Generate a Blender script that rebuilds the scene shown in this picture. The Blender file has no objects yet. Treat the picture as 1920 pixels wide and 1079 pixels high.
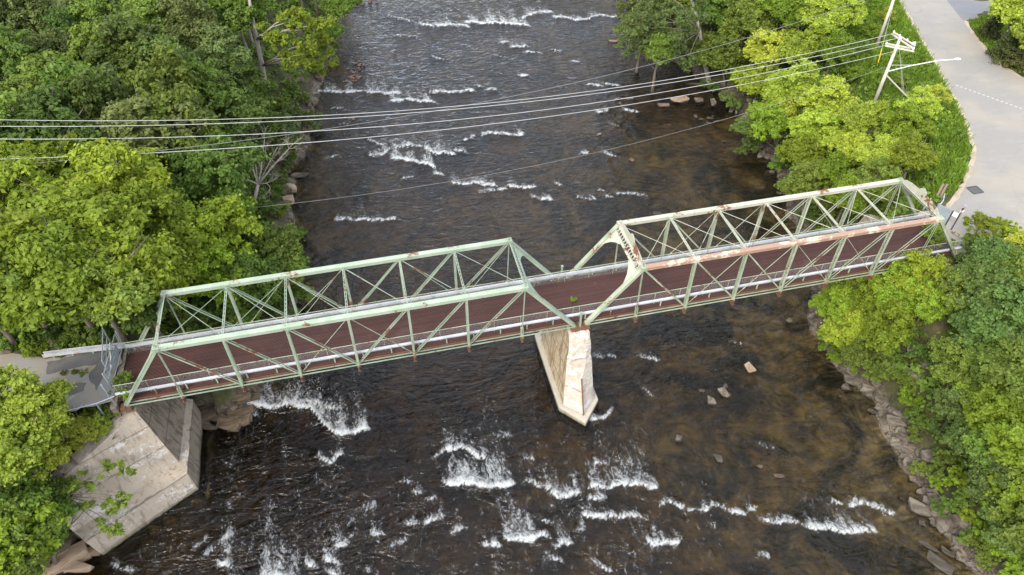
import bpy, bmesh, math, random
import numpy as np
from mathutils import Vector, Matrix

S = bpy.context.scene
# ------------------------------------------------------------------ camera
CAM = Vector((-16.187, -41.983, 49.434))
CAM_ROT = (0.786, 0.001, -0.228)
FPX = 1329.24
cd = bpy.data.cameras.new('camera')
cam = bpy.data.objects.new('camera', cd)
S.collection.objects.link(cam)
cam.location = CAM
cam.rotation_euler = CAM_ROT
cd.sensor_width = 36.0
cd.lens = FPX / 1920 * 36.0
cd.clip_start = 0.5
cd.clip_end = 4000
S.camera = cam
# ------------------------------------------------------------------ sky and sun
SUN_DIR = Vector((-0.50, -0.52, 0.66)).normalized()      # towards the sun
w = bpy.data.worlds.new('World')
S.world = w
w.use_nodes = True
wn = w.node_tree.nodes
sky = wn.new('ShaderNodeTexSky')
sky.sky_type = 'NISHITA'
sky.sun_disc = False
sky.sun_elevation = math.asin(SUN_DIR.z)
sky.sun_rotation = math.atan2(SUN_DIR.x, SUN_DIR.y)
sky.air_density = 1.2
sky.dust_density = 4.0
sky.ozone_density = 0.3
# bright broken cloud over the blue
wl = w.node_tree.links
tc = wn.new('ShaderNodeTexCoord')
cn = wn.new('ShaderNodeTexNoise')
cn.inputs['Scale'].default_value = 2.3
cn.inputs['Detail'].default_value = 5
wl.new(tc.outputs['Generated'], cn.inputs['Vector'])
cr = wn.new('ShaderNodeMapRange')
cr.inputs['From Min'].default_value = 0.36
cr.inputs['From Max'].default_value = 0.60
cr.inputs['To Min'].default_value = 0.25
cr.inputs['To Max'].default_value = 1.0
wl.new(cn.outputs['Fac'], cr.inputs['Value'])
cm = wn.new('ShaderNodeMix')
cm.data_type = 'RGBA'
wl.new(cr.outputs['Result'], cm.inputs[0])
wl.new(sky.outputs[0], cm.inputs[6])
cm.inputs[7].default_value = (8.3, 8.8, 9.8, 1)
wl.new(cm.outputs[2], wn['Background'].inputs[0])
wn['Background'].inputs[1].default_value = 0.15
sl = bpy.data.lights.new('sun', 'SUN')
sl.energy = 2.1
sl.angle = math.radians(22)
sl.color = (1.0, 0.93, 0.80)
sun = bpy.data.objects.new('sun', sl)
S.collection.objects.link(sun)
sun.location = (0, 0, 90)
sun.rotation_euler = SUN_DIR.to_track_quat('Z', 'Y').to_euler()
S.view_settings.view_transform = 'Standard'
S.view_settings.look = 'None'
S.view_settings.exposure = 0.72
S.view_settings.gamma = 1.0
S.cycles.max_bounces = 8
S.cycles.transparent_max_bounces = 12
S.cycles.use_denoising = True

RM = cam.rotation_euler.to_matrix()


def ray(u, v):
    return RM @ Vector(((u - 960) / FPX, -(v - 539.5) / FPX, -1.0))


def at(u, v, z):
    """photo pixel (1920 wide) -> the point at height z"""
    d = ray(u, v)
    return CAM + d * ((z - CAM.z) / d.z)


RMn = np.array(RM)
CAMn = np.array(CAM)


def to_px(P):
    d = (np.asarray(P) - CAMn) @ RMn
    return 960 + FPX * d[..., 0] / -d[..., 2], 539.5 - FPX * d[..., 1] / -d[..., 2]


# ------------------------------------------------------------------ noise
_rs = np.random.RandomState(7)
_LAT = [_rs.rand(256, 256) for _ in range(6)]


def vnoise(x, y, k=0):
    t = _LAT[k % 6]
    xi = np.floor(x).astype(int)
    yi = np.floor(y).astype(int)
    fx = x - xi
    fy = y - yi
    fx = fx * fx * (3 - 2 * fx)
    fy = fy * fy * (3 - 2 * fy)
    a = t[xi & 255, yi & 255]
    b = t[(xi + 1) & 255, yi & 255]
    c = t[xi & 255, (yi + 1) & 255]
    d = t[(xi + 1) & 255, (yi + 1) & 255]
    return (a * (1 - fx) + b * fx) * (1 - fy) + (c * (1 - fx) + d * fx) * fy


def fbm(x, y, s, octv=4, k=0):
    x = np.asarray(x, float) * s
    y = np.asarray(y, float) * s
    o = 0
    a = 0.5
    for i in range(octv):
        o = o + a * vnoise(x + 17.3 * i, y - 9.1 * i, k + i)
        x = x * 2.03
        y = y * 2.03
        a *= 0.5
    return o / (1 - 0.5 ** octv)


def smooth(t):
    t = np.clip(t, 0, 1)
    return t * t * (3 - 2 * t)


# ------------------------------------------------------------------ materials
def mat(name):
    m = bpy.data.materials.new(name)
    m.use_nodes = True
    nt = m.node_tree
    nt.nodes.clear()
    out = nt.nodes.new('ShaderNodeOutputMaterial')
    return m, nt, out


class NT:
    """tiny node helper"""

    def __init__(self, nt):
        self.t = nt

    def n(self, typ, **kw):
        nd = self.t.nodes.new('ShaderNode' + typ)
        for k, v in kw.items():
            setattr(nd, k, v)
        return nd

    def l(self, a, b):
        self.t.links.new(a, b)

    def coord(self, kind='Object', scale=(1, 1, 1)):
        c = self.n('TexCoord')
        mp = self.n('Mapping')
        mp.inputs['Scale'].default_value = scale
        self.l(c.outputs[kind], mp.inputs[0])
        return mp.outputs[0]

    def noise(self, vec, scale, detail=4, rough=0.55, dist=0.0):
        t = self.n('TexNoise')
        t.inputs['Scale'].default_value = scale
        t.inputs['Detail'].default_value = detail
        t.inputs['Roughness'].default_value = rough
        t.inputs['Distortion'].default_value = dist
        self.l(vec, t.inputs['Vector'])
        return t.outputs['Fac']

    def ramp(self, fac, a, b, lo=0.0, hi=1.0):
        r = self.n('MapRange', interpolation_type='SMOOTHSTEP')
        r.inputs['From Min'].default_value = a
        r.inputs['From Max'].default_value = b
        r.inputs['To Min'].default_value = lo
        r.inputs['To Max'].default_value = hi
        self.l(fac, r.inputs['Value'])
        return r.outputs['Result']

    def mix(self, fac, a, b, mode='MIX'):
        m = self.n('Mix', data_type='RGBA', blend_type=mode)
        for i, v in ((0, fac), (6, a), (7, b)):
            if isinstance(v, (int, float)):
                m.inputs[i].default_value = v
            elif isinstance(v, tuple):
                m.inputs[i].default_value = (*v, 1) if len(v) == 3 else v
            else:
                self.l(v, m.inputs[i])
        return m.outputs[2]

    def math(self, op, a, b=None, clamp=False):
        m = self.n('Math', operation=op, use_clamp=clamp)
        for i, v in ((0, a), (1, b)):
            if v is None:
                continue
            if isinstance(v, (int, float)):
                m.inputs[i].default_value = v
            else:
                self.l(v, m.inputs[i])
        return m.outputs[0]

    def bump(self, h, strength=0.5, dist=0.1):
        b = self.n('Bump')
        b.inputs['Strength'].default_value = strength
        b.inputs['Distance'].default_value = dist
        self.l(h, b.inputs['Height'])
        return b.outputs[0]

    def bsdf(self, col, rough=0.7, normal=None, metal=0.0, spec=0.4):
        p = self.n('BsdfPrincipled')
        if isinstance(col, tuple):
            p.inputs['Base Color'].default_value = (*col, 1)
        else:
            self.l(col, p.inputs['Base Color'])
        if isinstance(rough, (int, float)):
            p.inputs['Roughness'].default_value = rough
        else:
            self.l(rough, p.inputs['Roughness'])
        p.inputs['Metallic'].default_value = metal
        p.inputs['Specular IOR Level'].default_value = spec
        if normal is not None:
            self.l(normal, p.inputs['Normal'])
        return p.outputs[0]


def paint(name, base, rust=0.5, rustcol=(0.13, 0.055, 0.028), pale=None, rough=0.55):
    """old bridge paint: chalky patches and rust blooms; rust is the noise level above which it shows"""
    m, nt, out = mat(name)
    N = NT(nt)
    v = N.coord('Object')
    a = N.noise(v, 0.7, 4)
    col = N.mix(N.ramp(a, 0.35, 0.7), base, pale or tuple(min(1, c * 1.25) for c in base))
    f = N.noise(v, 9, 5)
    col = N.mix(N.ramp(f, 0.45, 0.75, 0, 0.45), col, tuple(c * 0.6 for c in base))
    r = N.math('ADD', N.math('MULTIPLY', N.noise(v, 0.55, 3), 0.6), N.math('MULTIPLY', N.noise(v, 3.2, 8, 0.7), 0.4))
    rm = N.ramp(r, rust, rust + 0.05)
    rc = N.mix(N.noise(v, 14, 3), rustcol, tuple(c * 2.0 for c in rustcol))
    col = N.mix(rm, col, rc)
    N.l(N.bsdf(col, rough, N.bump(f, 0.15, 0.02)), out.inputs[0])
    return m


M = {}
M['green'] = paint('pale green bridge paint', (0.235, 0.30, 0.215), 0.56, pale=(0.32, 0.375, 0.29))
M['green_far'] = paint('clean pale green bridge paint', (0.295, 0.365, 0.27), 0.575, pale=(0.375, 0.43, 0.34))
M['cream'] = paint('sunlit cream bridge paint', (0.41, 0.425, 0.33), 0.56, pale=(0.50, 0.485, 0.39))  # warm sunlight on the right span is mixed into this paint colour
M['cream_green'] = paint('warm greenish cream bridge paint', (0.265, 0.325, 0.22), 0.56, pale=(0.41, 0.425, 0.325))  # same sun warmth put into the colour; also serves the yellowish pipe rails
M['rusty_chord'] = paint('rusted chord paint', (0.52, 0.44, 0.33), 0.44, rustcol=(0.23, 0.145, 0.105))
M['rusty'] = paint('rusted steel', (0.16, 0.085, 0.05), 0.5, rustcol=(0.11, 0.045, 0.03))
M['rail'] = paint('weathered galvanised rail', (0.42, 0.435, 0.455), 0.64, rustcol=(0.25, 0.14, 0.08), pale=(0.54, 0.555, 0.575), rough=0.45)
M['grey_metal'] = paint('grey galvanised metal', (0.28, 0.33, 0.36), 0.64)
M['dark_metal'] = paint('dark metal', (0.05, 0.055, 0.055), 0.7)
M['white'] = paint('white enamel', (0.75, 0.75, 0.72), 0.75)
M['worn_white'] = paint('worn white road paint', (0.48, 0.47, 0.44), 0.5, rustcol=(0.3, 0.29, 0.27))
M['yellow'] = paint('yellow plastic', (0.75, 0.45, 0.03), 0.9)
M['wire'] = paint('bare aluminium wire', (0.46, 0.46, 0.44), 0.95, rough=0.4)
M['dark_wire'] = paint('dull cable', (0.20, 0.20, 0.20), 0.95)
M['pole_wood'] = paint('silvered pole wood', (0.54, 0.49, 0.43), 0.6, rustcol=(0.2, 0.14, 0.09))
M['sign_wood'] = paint('brown sign board', (0.30, 0.25, 0.19), 0.6, rustcol=(0.2, 0.14, 0.09))
M['navy'] = paint('navy cloth', (0.05, 0.015, 0.025), 0.95)
M['skin'] = paint('skin', (0.5, 0.3, 0.22), 0.95)
M['cap'] = paint('pale blue cap cloth', (0.30, 0.36, 0.55), 0.95)
M['shirt'] = paint('white shirt cloth', (0.72, 0.72, 0.72), 0.95)


def deck_material():
    m, nt, out = mat('red brown steel grid deck')
    N = NT(nt)
    v = N.coord('Object')
    vs = N.coord('Object', (0.06, 1.6, 1))
    a = N.noise(vs, 1.5, 5, 0.6)
    col = N.mix(N.ramp(a, 0.35, 0.68), (0.047, 0.0165, 0.0125), (0.068, 0.0265, 0.0205))
    b = N.noise(v, 1.1, 6, 0.65)
    col = N.mix(N.ramp(b, 0.55, 0.75, 0, 0.5), col, (0.085, 0.045, 0.036))
    col = N.mix(N.ramp(N.noise(v, 0.35, 5, 0.6), 0.60, 0.72, 0, 0.35), col, (0.11, 0.08, 0.065))
    w1 = N.n('TexWave', wave_type='BANDS', bands_direction='DIAGONAL')
    w1.inputs['Scale'].default_value = 1.7
    w1.inputs['Distortion'].default_value = 0.3
    N.l(v, w1.inputs['Vector'])
    w2 = N.n('TexWave', wave_type='BANDS', bands_direction='Y')
    w2.inputs['Scale'].default_value = 0.62
    w2.inputs['Distortion'].default_value = 0.6
    N.l(v, w2.inputs['Vector'])
    g = N.ramp(w1.outputs['Fac'], 0.55, 0.95, 0, 0.42)
    col = N.mix(g, col, (0.02, 0.012, 0.01))
    col = N.mix(N.ramp(w2.outputs['Fac'], 0.75, 1.0, 0, 0.22), col, (0.09, 0.045, 0.036))
    N.l(N.bsdf(col, 0.75, N.bump(w1.outputs['Fac'], 0.5, 0.03)), out.inputs[0])
    return m


M['deck'] = deck_material()


def concrete(name, base, stain=(0.22, 0.17, 0.12), white=0.7, lines=0.8, streak=0.55):
    m, nt, out = mat(name)
    N = NT(nt)
    v = N.coord('Object')
    col = N.mix(N.noise(v, 0.6, 5), tuple(c * 0.82 for c in base), tuple(c * 1.15 for c in base))
    st = N.noise(N.coord('Object', (1.6, 1.6, 0.16)), 1.6, 6, 0.62, 0.4)
    col = N.mix(N.ramp(st, streak, streak + 0.17, 0, 0.75), col, stain)
    fine = N.noise(v, 11, 6, 0.7)
    col = N.mix(N.ramp(fine, 0.5, 0.75, 0, 0.4), col, tuple(c * 0.6 for c in base))
    # horizontal lift joints
    wv = N.n('TexWave', wave_type='BANDS', bands_direction='Z', wave_profile='SAW')
    wv.inputs['Scale'].default_value = lines * 0.157
    wv.inputs['Distortion'].default_value = 0.6
    wv.inputs['Detail'].default_value = 3
    wv.inputs['Detail Scale'].default_value = 1.2
    N.l(v, wv.inputs['Vector'])
    col = N.mix(N.ramp(wv.outputs['Fac'], 0.93, 0.99, 0, 0.65), col, tuple(c * 0.5 for c in stain))
    # crumbly white efflorescence
    e = N.math('ADD', N.math('MULTIPLY', N.noise(N.coord('Object', (0.5, 0.5, 1.6)), 0.7, 4), 0.5),
               N.math('MULTIPLY', N.noise(v, 4.0, 8, 0.7, 1.0), 0.5))
    col = N.mix(N.ramp(e, white - 0.12, white - 0.07, 0, 0.85), col, (0.62, 0.60, 0.57))
    # tide band: dark slime and a fringe of moss just above the water
    gp = N.n('NewGeometry')
    sz = N.n('SeparateXYZ')
    N.l(gp.outputs['Position'], sz.inputs[0])
    zz = N.math('ADD', sz.outputs['Z'], N.math('MULTIPLY', N.noise(v, 1.6, 5, 0.65), 0.5))
    col = N.mix(N.ramp(zz, -9.5, -9.15, 0.6, 0.0), col, (0.10, 0.085, 0.05))
    col = N.mix(N.ramp(zz, -9.72, -9.55, 0.85, 0.0), col, (0.03, 0.028, 0.018))
    N.l(N.bsdf(col, 0.9, N.bump(N.math('ADD', fine, N.math('MULTIPLY', N.noise(v, 2.2, 5, 0.6), 1.5)), 0.6, 0.07), spec=0.2), out.inputs[0])
    return m


M['concrete'] = concrete('weathered tan concrete', (0.44, 0.37, 0.29), white=0.655, streak=0.5)
M['concrete_dark'] = concrete('shaded stained brown concrete', (0.27, 0.22, 0.17), stain=(0.10, 0.08, 0.06), streak=0.45, white=0.74)  # for the river face: its shade is painted in along with the streaks
M['concrete_new'] = concrete('pale new concrete', (0.46, 0.42, 0.35), white=0.9, lines=0.01, streak=0.66)
M['pier_nose'] = concrete('patched pinkish pier concrete', (0.50, 0.435, 0.36), stain=(0.33, 0.25, 0.17), white=0.62, lines=0.6, streak=0.52)
M['pier_side'] = concrete('streaked brown pier masonry', (0.44, 0.355, 0.245), stain=(0.17, 0.12, 0.065), streak=0.45, white=0.69)


def rock_material(name, a, b, dark):
    m, nt, out = mat(name)
    N = NT(nt)
    v = N.coord('Object')
    oi = N.n('ObjectInfo')
    col = N.mix(oi.outputs['Random'], a, b)
    n1 = N.noise(v, 1.4, 6, 0.65)
    col = N.mix(N.ramp(n1, 0.42, 0.72, 0, 0.7), col, dark)
    n2 = N.noise(v, 12, 6, 0.7)
    col = N.mix(N.ramp(n2, 0.5, 0.8, 0, 0.4), col, dark)
    st = N.noise(N.coord('Object', (1, 1, 6)), 1.3, 5, 0.6, 0.5)
    col = N.mix(N.ramp(st, 0.50, 0.60, 0, 0.6), col, dark)
    gp = N.n('NewGeometry')
    sz = N.n('SeparateXYZ')
    N.l(gp.outputs['Position'], sz.inputs[0])
    # wet and slimy up to a hand above the water
    wet = N.ramp(N.math('ADD', sz.outputs['Z'], N.math('MULTIPLY', n1, 0.25)), -9.85, -9.62, 0.72, 0.0)
    col = N.mix(wet, col, (0.03, 0.026, 0.018))
    col = N.mix(N.ramp(N.noise(v, 0.8, 5, 0.6), 0.6, 0.75, 0, 0.5), col, (0.10, 0.105, 0.045))
    N.l(N.bsdf(col, 0.85, N.bump(N.math('ADD', n2, N.math('MULTIPLY', st, 2.0)), 0.6, 0.08), spec=0.25), out.inputs[0])
    return m


M['rock'] = rock_material('grey shore rock', (0.13, 0.112, 0.09), (0.245, 0.208, 0.168), (0.055, 0.045, 0.033))
M['rock_brown'] = rock_material('brown layered rock', (0.125, 0.09, 0.06), (0.19, 0.14, 0.092), (0.05, 0.037, 0.026))
M['rock_tan'] = rock_material('tan river stone', (0.38, 0.28, 0.20), (0.44, 0.35, 0.25), (0.2, 0.14, 0.09))
M['rock_red'] = rock_material('reddish river stone', (0.30, 0.19, 0.14), (0.33, 0.23, 0.17), (0.14, 0.09, 0.06))


def leaf_material(name, a, b, trans=0.45):
    m, nt, out = mat(name)
    N = NT(nt)
    g = N.n('NewGeometry')
    oi = N.n('ObjectInfo')
    col = N.mix(g.outputs['Random Per Island'], a, b)
    v = N.coord('Object')
    col = N.mix(N.ramp(N.noise(v, 0.55, 2), 0.35, 0.7, 0, 0.55), col, tuple(c * 0.62 for c in a))
    hs = N.n('HueSaturation')
    hs.inputs['Saturation'].default_value = 1.02
    N.l(col, hs.inputs['Color'])
    N.l(N.ramp(oi.outputs['Random'], 0, 1, 0.486, 0.514), hs.inputs['Hue'])
    N.l(N.ramp(N.math('FRACT', N.math('MULTIPLY', oi.outputs['Random'], 7.31)), 0, 1, 0.8, 1.2), hs.inputs['Value'])
    d = N.n('BsdfPrincipled')
    N.l(hs.outputs[0], d.inputs['Base Color'])
    d.inputs['Roughness'].default_value = 0.55
    d.inputs['Specular IOR Level'].default_value = 0.25
    t = N.n('BsdfTranslucent')
    yl = N.mix(0.5, hs.outputs[0], (1.0, 1.0, 0.25), 'MULTIPLY')
    N.l(yl, t.inputs['Color'])
    mx = N.n('MixShader')
    mx.inputs[0].default_value = trans
    N.l(d.outputs[0], mx.inputs[1])
    N.l(t.outputs[0], mx.inputs[2])
    N.l(mx.outputs[0], out.inputs[0])
    return m


LEAF = {
    'dark': leaf_material('dark green leaves', (0.104, 0.170, 0.034), (0.190, 0.270, 0.066)),
    'mid': leaf_material('mid green leaves', (0.146, 0.228, 0.038), (0.250, 0.335, 0.068)),
    'lime': leaf_material('lime green leaves', (0.220, 0.312, 0.030), (0.345, 0.435, 0.058)),  # tone brightened to carry the sun on bright crowns
    'gold': leaf_material('yellow green leaves', (0.350, 0.435, 0.050), (0.520, 0.575, 0.105)),  # sunlight on the brightest crowns is put into the leaf colour
    'blue': leaf_material('cool green leaves', (0.112, 0.186, 0.046), (0.205, 0.290, 0.080)),
    'olive': leaf_material('olive green leaves', (0.140, 0.190, 0.054), (0.245, 0.292, 0.098)),
    'conifer': leaf_material('dark conifer needles', (0.055, 0.078, 0.024), (0.125, 0.130, 0.042), 0.2),
    'grass': leaf_material('grass blades', (0.130, 0.210, 0.026), (0.235, 0.330, 0.046)),
}


def bark_material(name, a, b):
    m, nt, out = mat(name)
    N = NT(nt)
    n = N.noise(N.coord('Object', (5, 5, 0.8)), 2.0, 6, 0.7)
    N.l(N.bsdf(N.mix(N.ramp(n, 0.35, 0.7), a, b), 0.9, N.bump(n, 0.6, 0.05), spec=0.1), out.inputs[0])
    return m


M['bark'] = bark_material('grey brown bark', (0.10, 0.08, 0.06), (0.24, 0.21, 0.17))
M['bark_pale'] = bark_material('pale grey bark', (0.26, 0.23, 0.19), (0.46, 0.42, 0.36))
M['deadwood'] = bark_material('bleached dead wood', (0.34, 0.29, 0.24), (0.55, 0.50, 0.44))


def asphalt(name, base, patch, scale=0.12, amount=0.6):
    m, nt, out = mat(name)
    N = NT(nt)
    v = N.coord('Object')
    n1 = N.noise(v, scale, 4)
    col = N.mix(N.ramp(n1, 0.4, 0.66, 0, amount), base, patch)
    n2 = N.noise(v, 22, 3, 0.7)
    col = N.mix(N.ramp(n2, 0.4, 0.8, 0, 0.35), col, tuple(c * 0.55 for c in base))
    n3 = N.noise(N.coord('Object', (0.35, 1.0, 1)), 0.8, 5, 0.6, 0.5)
    col = N.mix(N.ramp(n3, 0.5, 0.75, 0, 0.25), col, tuple(min(1, c * 1.4) for c in base))
    # hairline cracks
    vo = N.n('TexVoronoi', feature='DISTANCE_TO_EDGE')
    vo.inputs['Scale'].default_value = 0.16
    wv = N.n('VectorMath', operation='ADD')
    nn = N.n('TexNoise')
    nn.inputs['Scale'].default_value = 0.7
    N.l(v, nn.inputs['Vector'])
    N.l(v, wv.inputs[0])
    N.l(nn.outputs['Color'], wv.inputs[1])
    N.l(wv.outputs[0], vo.inputs['Vector'])
    col = N.mix(N.ramp(vo.outputs['Distance'], 0.0, 0.008, 0.22, 0), col, tuple(c * 0.4 for c in base))
    N.l(N.bsdf(col, 0.85, N.bump(n2, 0.25, 0.02), spec=0.25), out.inputs[0])
    return m


M['road'] = asphalt('old pale grey asphalt', (0.265, 0.252, 0.234), (0.33, 0.295, 0.25), 0.16, 0.85)
M['driveway'] = asphalt('newer grey blue asphalt', (0.17, 0.175, 0.19), (0.22, 0.2, 0.19))
M['road_left'] = asphalt('cracked grey asphalt', (0.26, 0.25, 0.235), (0.27, 0.22, 0.15), 0.5, 0.9)
M['patch'] = asphalt('dark asphalt repair', (0.105, 0.106, 0.108), (0.17, 0.155, 0.13), 0.8)


def terrain_material():
    m, nt, out = mat('river bank soil and bed')
    N = NT(nt)
    g = N.n('NewGeometry')
    sx = N.n('SeparateXYZ')
    N.l(g.outputs['Position'], sx.inputs[0])
    z = sx.outputs['Z']
    pos = g.outputs['Position']
    # bed: rock ledges, cobble drifts and weed under tea coloured water
    vo = N.n('TexVoronoi')
    vo.inputs['Scale'].default_value = 1.1
    vo.inputs['Randomness'].default_value = 1.0
    wq = N.n('VectorMath', operation='ADD')
    nz = N.n('TexNoise')
    nz.inputs['Scale'].default_value = 0.9
    nz.inputs['Detail'].default_value = 5
    N.l(pos, nz.inputs['Vector'])
    wq2 = N.n('VectorMath', operation='SCALE')
    wq2.inputs['Scale'].default_value = 2.2
    N.l(nz.outputs['Color'], wq2.inputs[0])
    N.l(pos, wq.inputs[0])
    N.l(wq2.outputs[0], wq.inputs[1])
    N.l(wq.outputs[0], vo.inputs['Vector'])
    sv = N.n('SeparateColor')
    N.l(vo.outputs['Color'], sv.inputs[0])
    med = N.noise(pos, 0.55, 5, 0.6, 0.8)
    bed = N.mix(N.ramp(med, 0.36, 0.66), (0.080, 0.064, 0.040), (0.215, 0.168, 0.092))
    bed = N.mix(N.ramp(sv.outputs[0], 0.55, 0.95, 0, 0.45), bed, (0.10, 0.085, 0.065))
    big = N.noise(pos, 0.13, 6, 0.66, 0.9)
    bed = N.mix(N.ramp(big, 0.40, 0.56), (0.030, 0.029, 0.024), bed)
    al = N.noise(pos, 0.3, 6, 0.65)
    bed = N.mix(N.ramp(al, 0.56, 0.72, 0, 0.55), bed, (0.24, 0.185, 0.06))
    # shore rock
    n1 = N.noise(pos, 0.9, 7, 0.65, 0.4)
    vk = N.n('TexVoronoi', feature='DISTANCE_TO_EDGE')
    vk.inputs['Scale'].default_value = 0.8
    vm = N.n('Mapping')
    vm.inputs['Scale'].default_value = (1.0, 1.0, 2.6)
    N.l(wq.outputs[0], vm.inputs[0])
    N.l(vm.outputs[0], vk.inputs['Vector'])
    rk = N.mix(N.ramp(n1, 0.35, 0.7), (0.06, 0.048, 0.036), (0.20, 0.165, 0.125))
    rk = N.mix(N.ramp(vk.outputs['Distance'], 0.0, 0.09, 0.85, 0), rk, (0.025, 0.02, 0.015))
    # soil and leaf litter
    n2 = N.noise(pos, 0.5, 6, 0.65)
    so = N.mix(N.ramp(n2, 0.35, 0.65), (0.035, 0.040, 0.016), (0.075, 0.075, 0.032))
    so = N.mix(N.ramp(N.noise(pos, 0.22, 5), 0.56, 0.7, 0, 0.7), so, (0.16, 0.125, 0.08))
    zz = N.math('ADD', z, N.math('MULTIPLY', N.math('SUBTRACT', n1, 0.5), 3.0))
    col = N.mix(N.ramp(zz, -9.3, -8.2), rk, so)
    col = N.mix(N.ramp(z, -10.15, -9.9), bed, col)
    bh = N.math('ADD', N.math('MULTIPLY', N.noise(pos, 2.5, 6, 0.7), 0.6), N.math('MULTIPLY', vo.outputs['Distance'], -0.3))
    N.l(N.bsdf(col, 0.9, N.bump(bh, 0.7, 0.25), spec=0.2), out.inputs[0])
    return m


M['terrain'] = terrain_material()


def water_material():
    m, nt, out = mat('tea coloured river water')
    N = NT(nt)
    g = N.n('NewGeometry')
    pos = g.outputs['Position']
    mp = N.n('Mapping')
    mp.inputs['Scale'].default_value = (0.62, 1.35, 1.0)
    mp.inputs['Rotation'].default_value = (0, 0, 0.25)
    N.l(pos, mp.inputs[0])
    fl = mp.outputs[0]
    af = N.n('Attribute', attribute_name='foam')
    ad = N.n('Attribute', attribute_name='depth')
    ar = N.n('Attribute', attribute_name='rough')
    # ripples
    h1 = N.noise(fl, 0.5, 3, 0.5, 1.8)
    h2 = N.noise(fl, 1.5, 3, 0.5, 2.0)
    h3 = N.noise(fl, 7.0, 3, 0.6, 0.8)
    hh = N.math('ADD', N.math('ADD', N.math('MULTIPLY', h1, 1.7), N.math('MULTIPLY', h2, 0.50)), N.math('MULTIPLY', h3, 0.02))
    bp = N.n('Bump')
    bp.inputs['Distance'].default_value = 0.50
    N.l(N.ramp(ar.outputs['Fac'], 0.1, 0.8, 0.42, 1.0), bp.inputs['Strength'])
    N.l(hh, bp.inputs['Height'])
    nrm = bp.outputs[0]
    # depth tint (absorption by tannin)
    dep = ad.outputs['Fac']
    tr = N.n('CombineColor')
    for i, k in enumerate((0.48, 0.62, 1.05)):
        N.l(N.math('POWER', 2.718, N.math('MULTIPLY', dep, -k)), tr.inputs[i])
    tp = N.n('BsdfTransparent')
    N.l(tr.outputs[0], tp.inputs[0])
    gl = N.n('BsdfGlossy')
    gl.inputs['Roughness'].default_value = 0.06
    gl.inputs['Color'].default_value = (0.95, 0.97, 1, 1)
    N.l(nrm, gl.inputs['Normal'])
    fr = N.n('Fresnel')
    fr.inputs['IOR'].default_value = 1.36
    N.l(nrm, fr.inputs['Normal'])
    mx = N.n('MixShader')
    N.l(fr.outputs[0], mx.inputs[0])
    N.l(tp.outputs[0], mx.inputs[1])
    N.l(gl.outputs[0], mx.inputs[2])
    # foam
    mf = N.n('Mapping')
    mf.inputs['Scale'].default_value = (1.0, 0.58, 1.0)
    N.l(pos, mf.inputs[0])
    f1 = N.noise(mf.outputs[0], 1.0, 7, 0.72, 1.7)
    f2 = N.noise(mf.outputs[0], 4.5, 4, 0.7, 0.6)
    fn = N.math('ADD', N.math('MULTIPLY', f1, 0.62), N.math('MULTIPLY', f2, 0.38))
    # lace: thin bright threads where two noises cross their middle value
    lace = N.math('SUBTRACT', 1.0, N.math('MULTIPLY', N.math('ABSOLUTE', N.math('SUBTRACT', N.noise(mf.outputs[0], 1.9, 5, 0.6, 1.5), 0.5)), 9.0), clamp=True)
    fn = N.math('ADD', fn, N.math('MULTIPLY', lace, 0.06))
    fv = N.math('ADD', af.outputs['Fac'], N.math('MULTIPLY', N.math('SUBTRACT', fn, 0.5), 3.0))
    mask = N.ramp(fv, 0.36, 1.25, 0, 0.95)
    fd = N.n('BsdfPrincipled')
    fd.inputs['Base Color'].default_value = (0.66, 0.68, 0.68, 1)
    fd.inputs['Roughness'].default_value = 0.9
    fb = N.bump(N.math('ADD', fv, f2), 0.8, 0.25)
    N.l(fb, fd.inputs['Normal'])
    m2 = N.n('MixShader')
    N.l(mask, m2.inputs[0])
    N.l(mx.outputs[0], m2.inputs[1])
    N.l(fd.outputs[0], m2.inputs[2])
    N.l(m2.outputs[0], out.inputs[0])
    return m


M['water'] = water_material()


def mesh_wire_material():
    m, nt, out = mat('woven wire fence mesh')
    N = NT(nt)
    v = N.coord('Object')
    sx = N.n('SeparateXYZ')
    N.l(v, sx.inputs[0])
    hor = N.math('ADD', sx.outputs['X'], sx.outputs['Y'])
    a = N.math('ADD', hor, sx.outputs['Z'])
    b = N.math('SUBTRACT', hor, sx.outputs['Z'])
    k = 0.09
    la = N.math('LESS_THAN', N.math('FRACT', N.math('MULTIPLY', a, 1 / k)), 0.07)
    lb = N.math('LESS_THAN', N.math('FRACT', N.math('MULTIPLY', b, 1 / k)), 0.07)
    f = N.math('MAXIMUM', la, lb)
    tp = N.n('BsdfTransparent')
    p = N.bsdf((0.42, 0.43, 0.43), 0.5)
    mx = N.n('MixShader')
    N.l(f, mx.inputs[0])
    N.l(tp.outputs[0], mx.inputs[1])
    N.l(p, mx.inputs[2])
    N.l(mx.outputs[0], out.inputs[0])
    return m


M['wire_mesh'] = mesh_wire_material()


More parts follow.
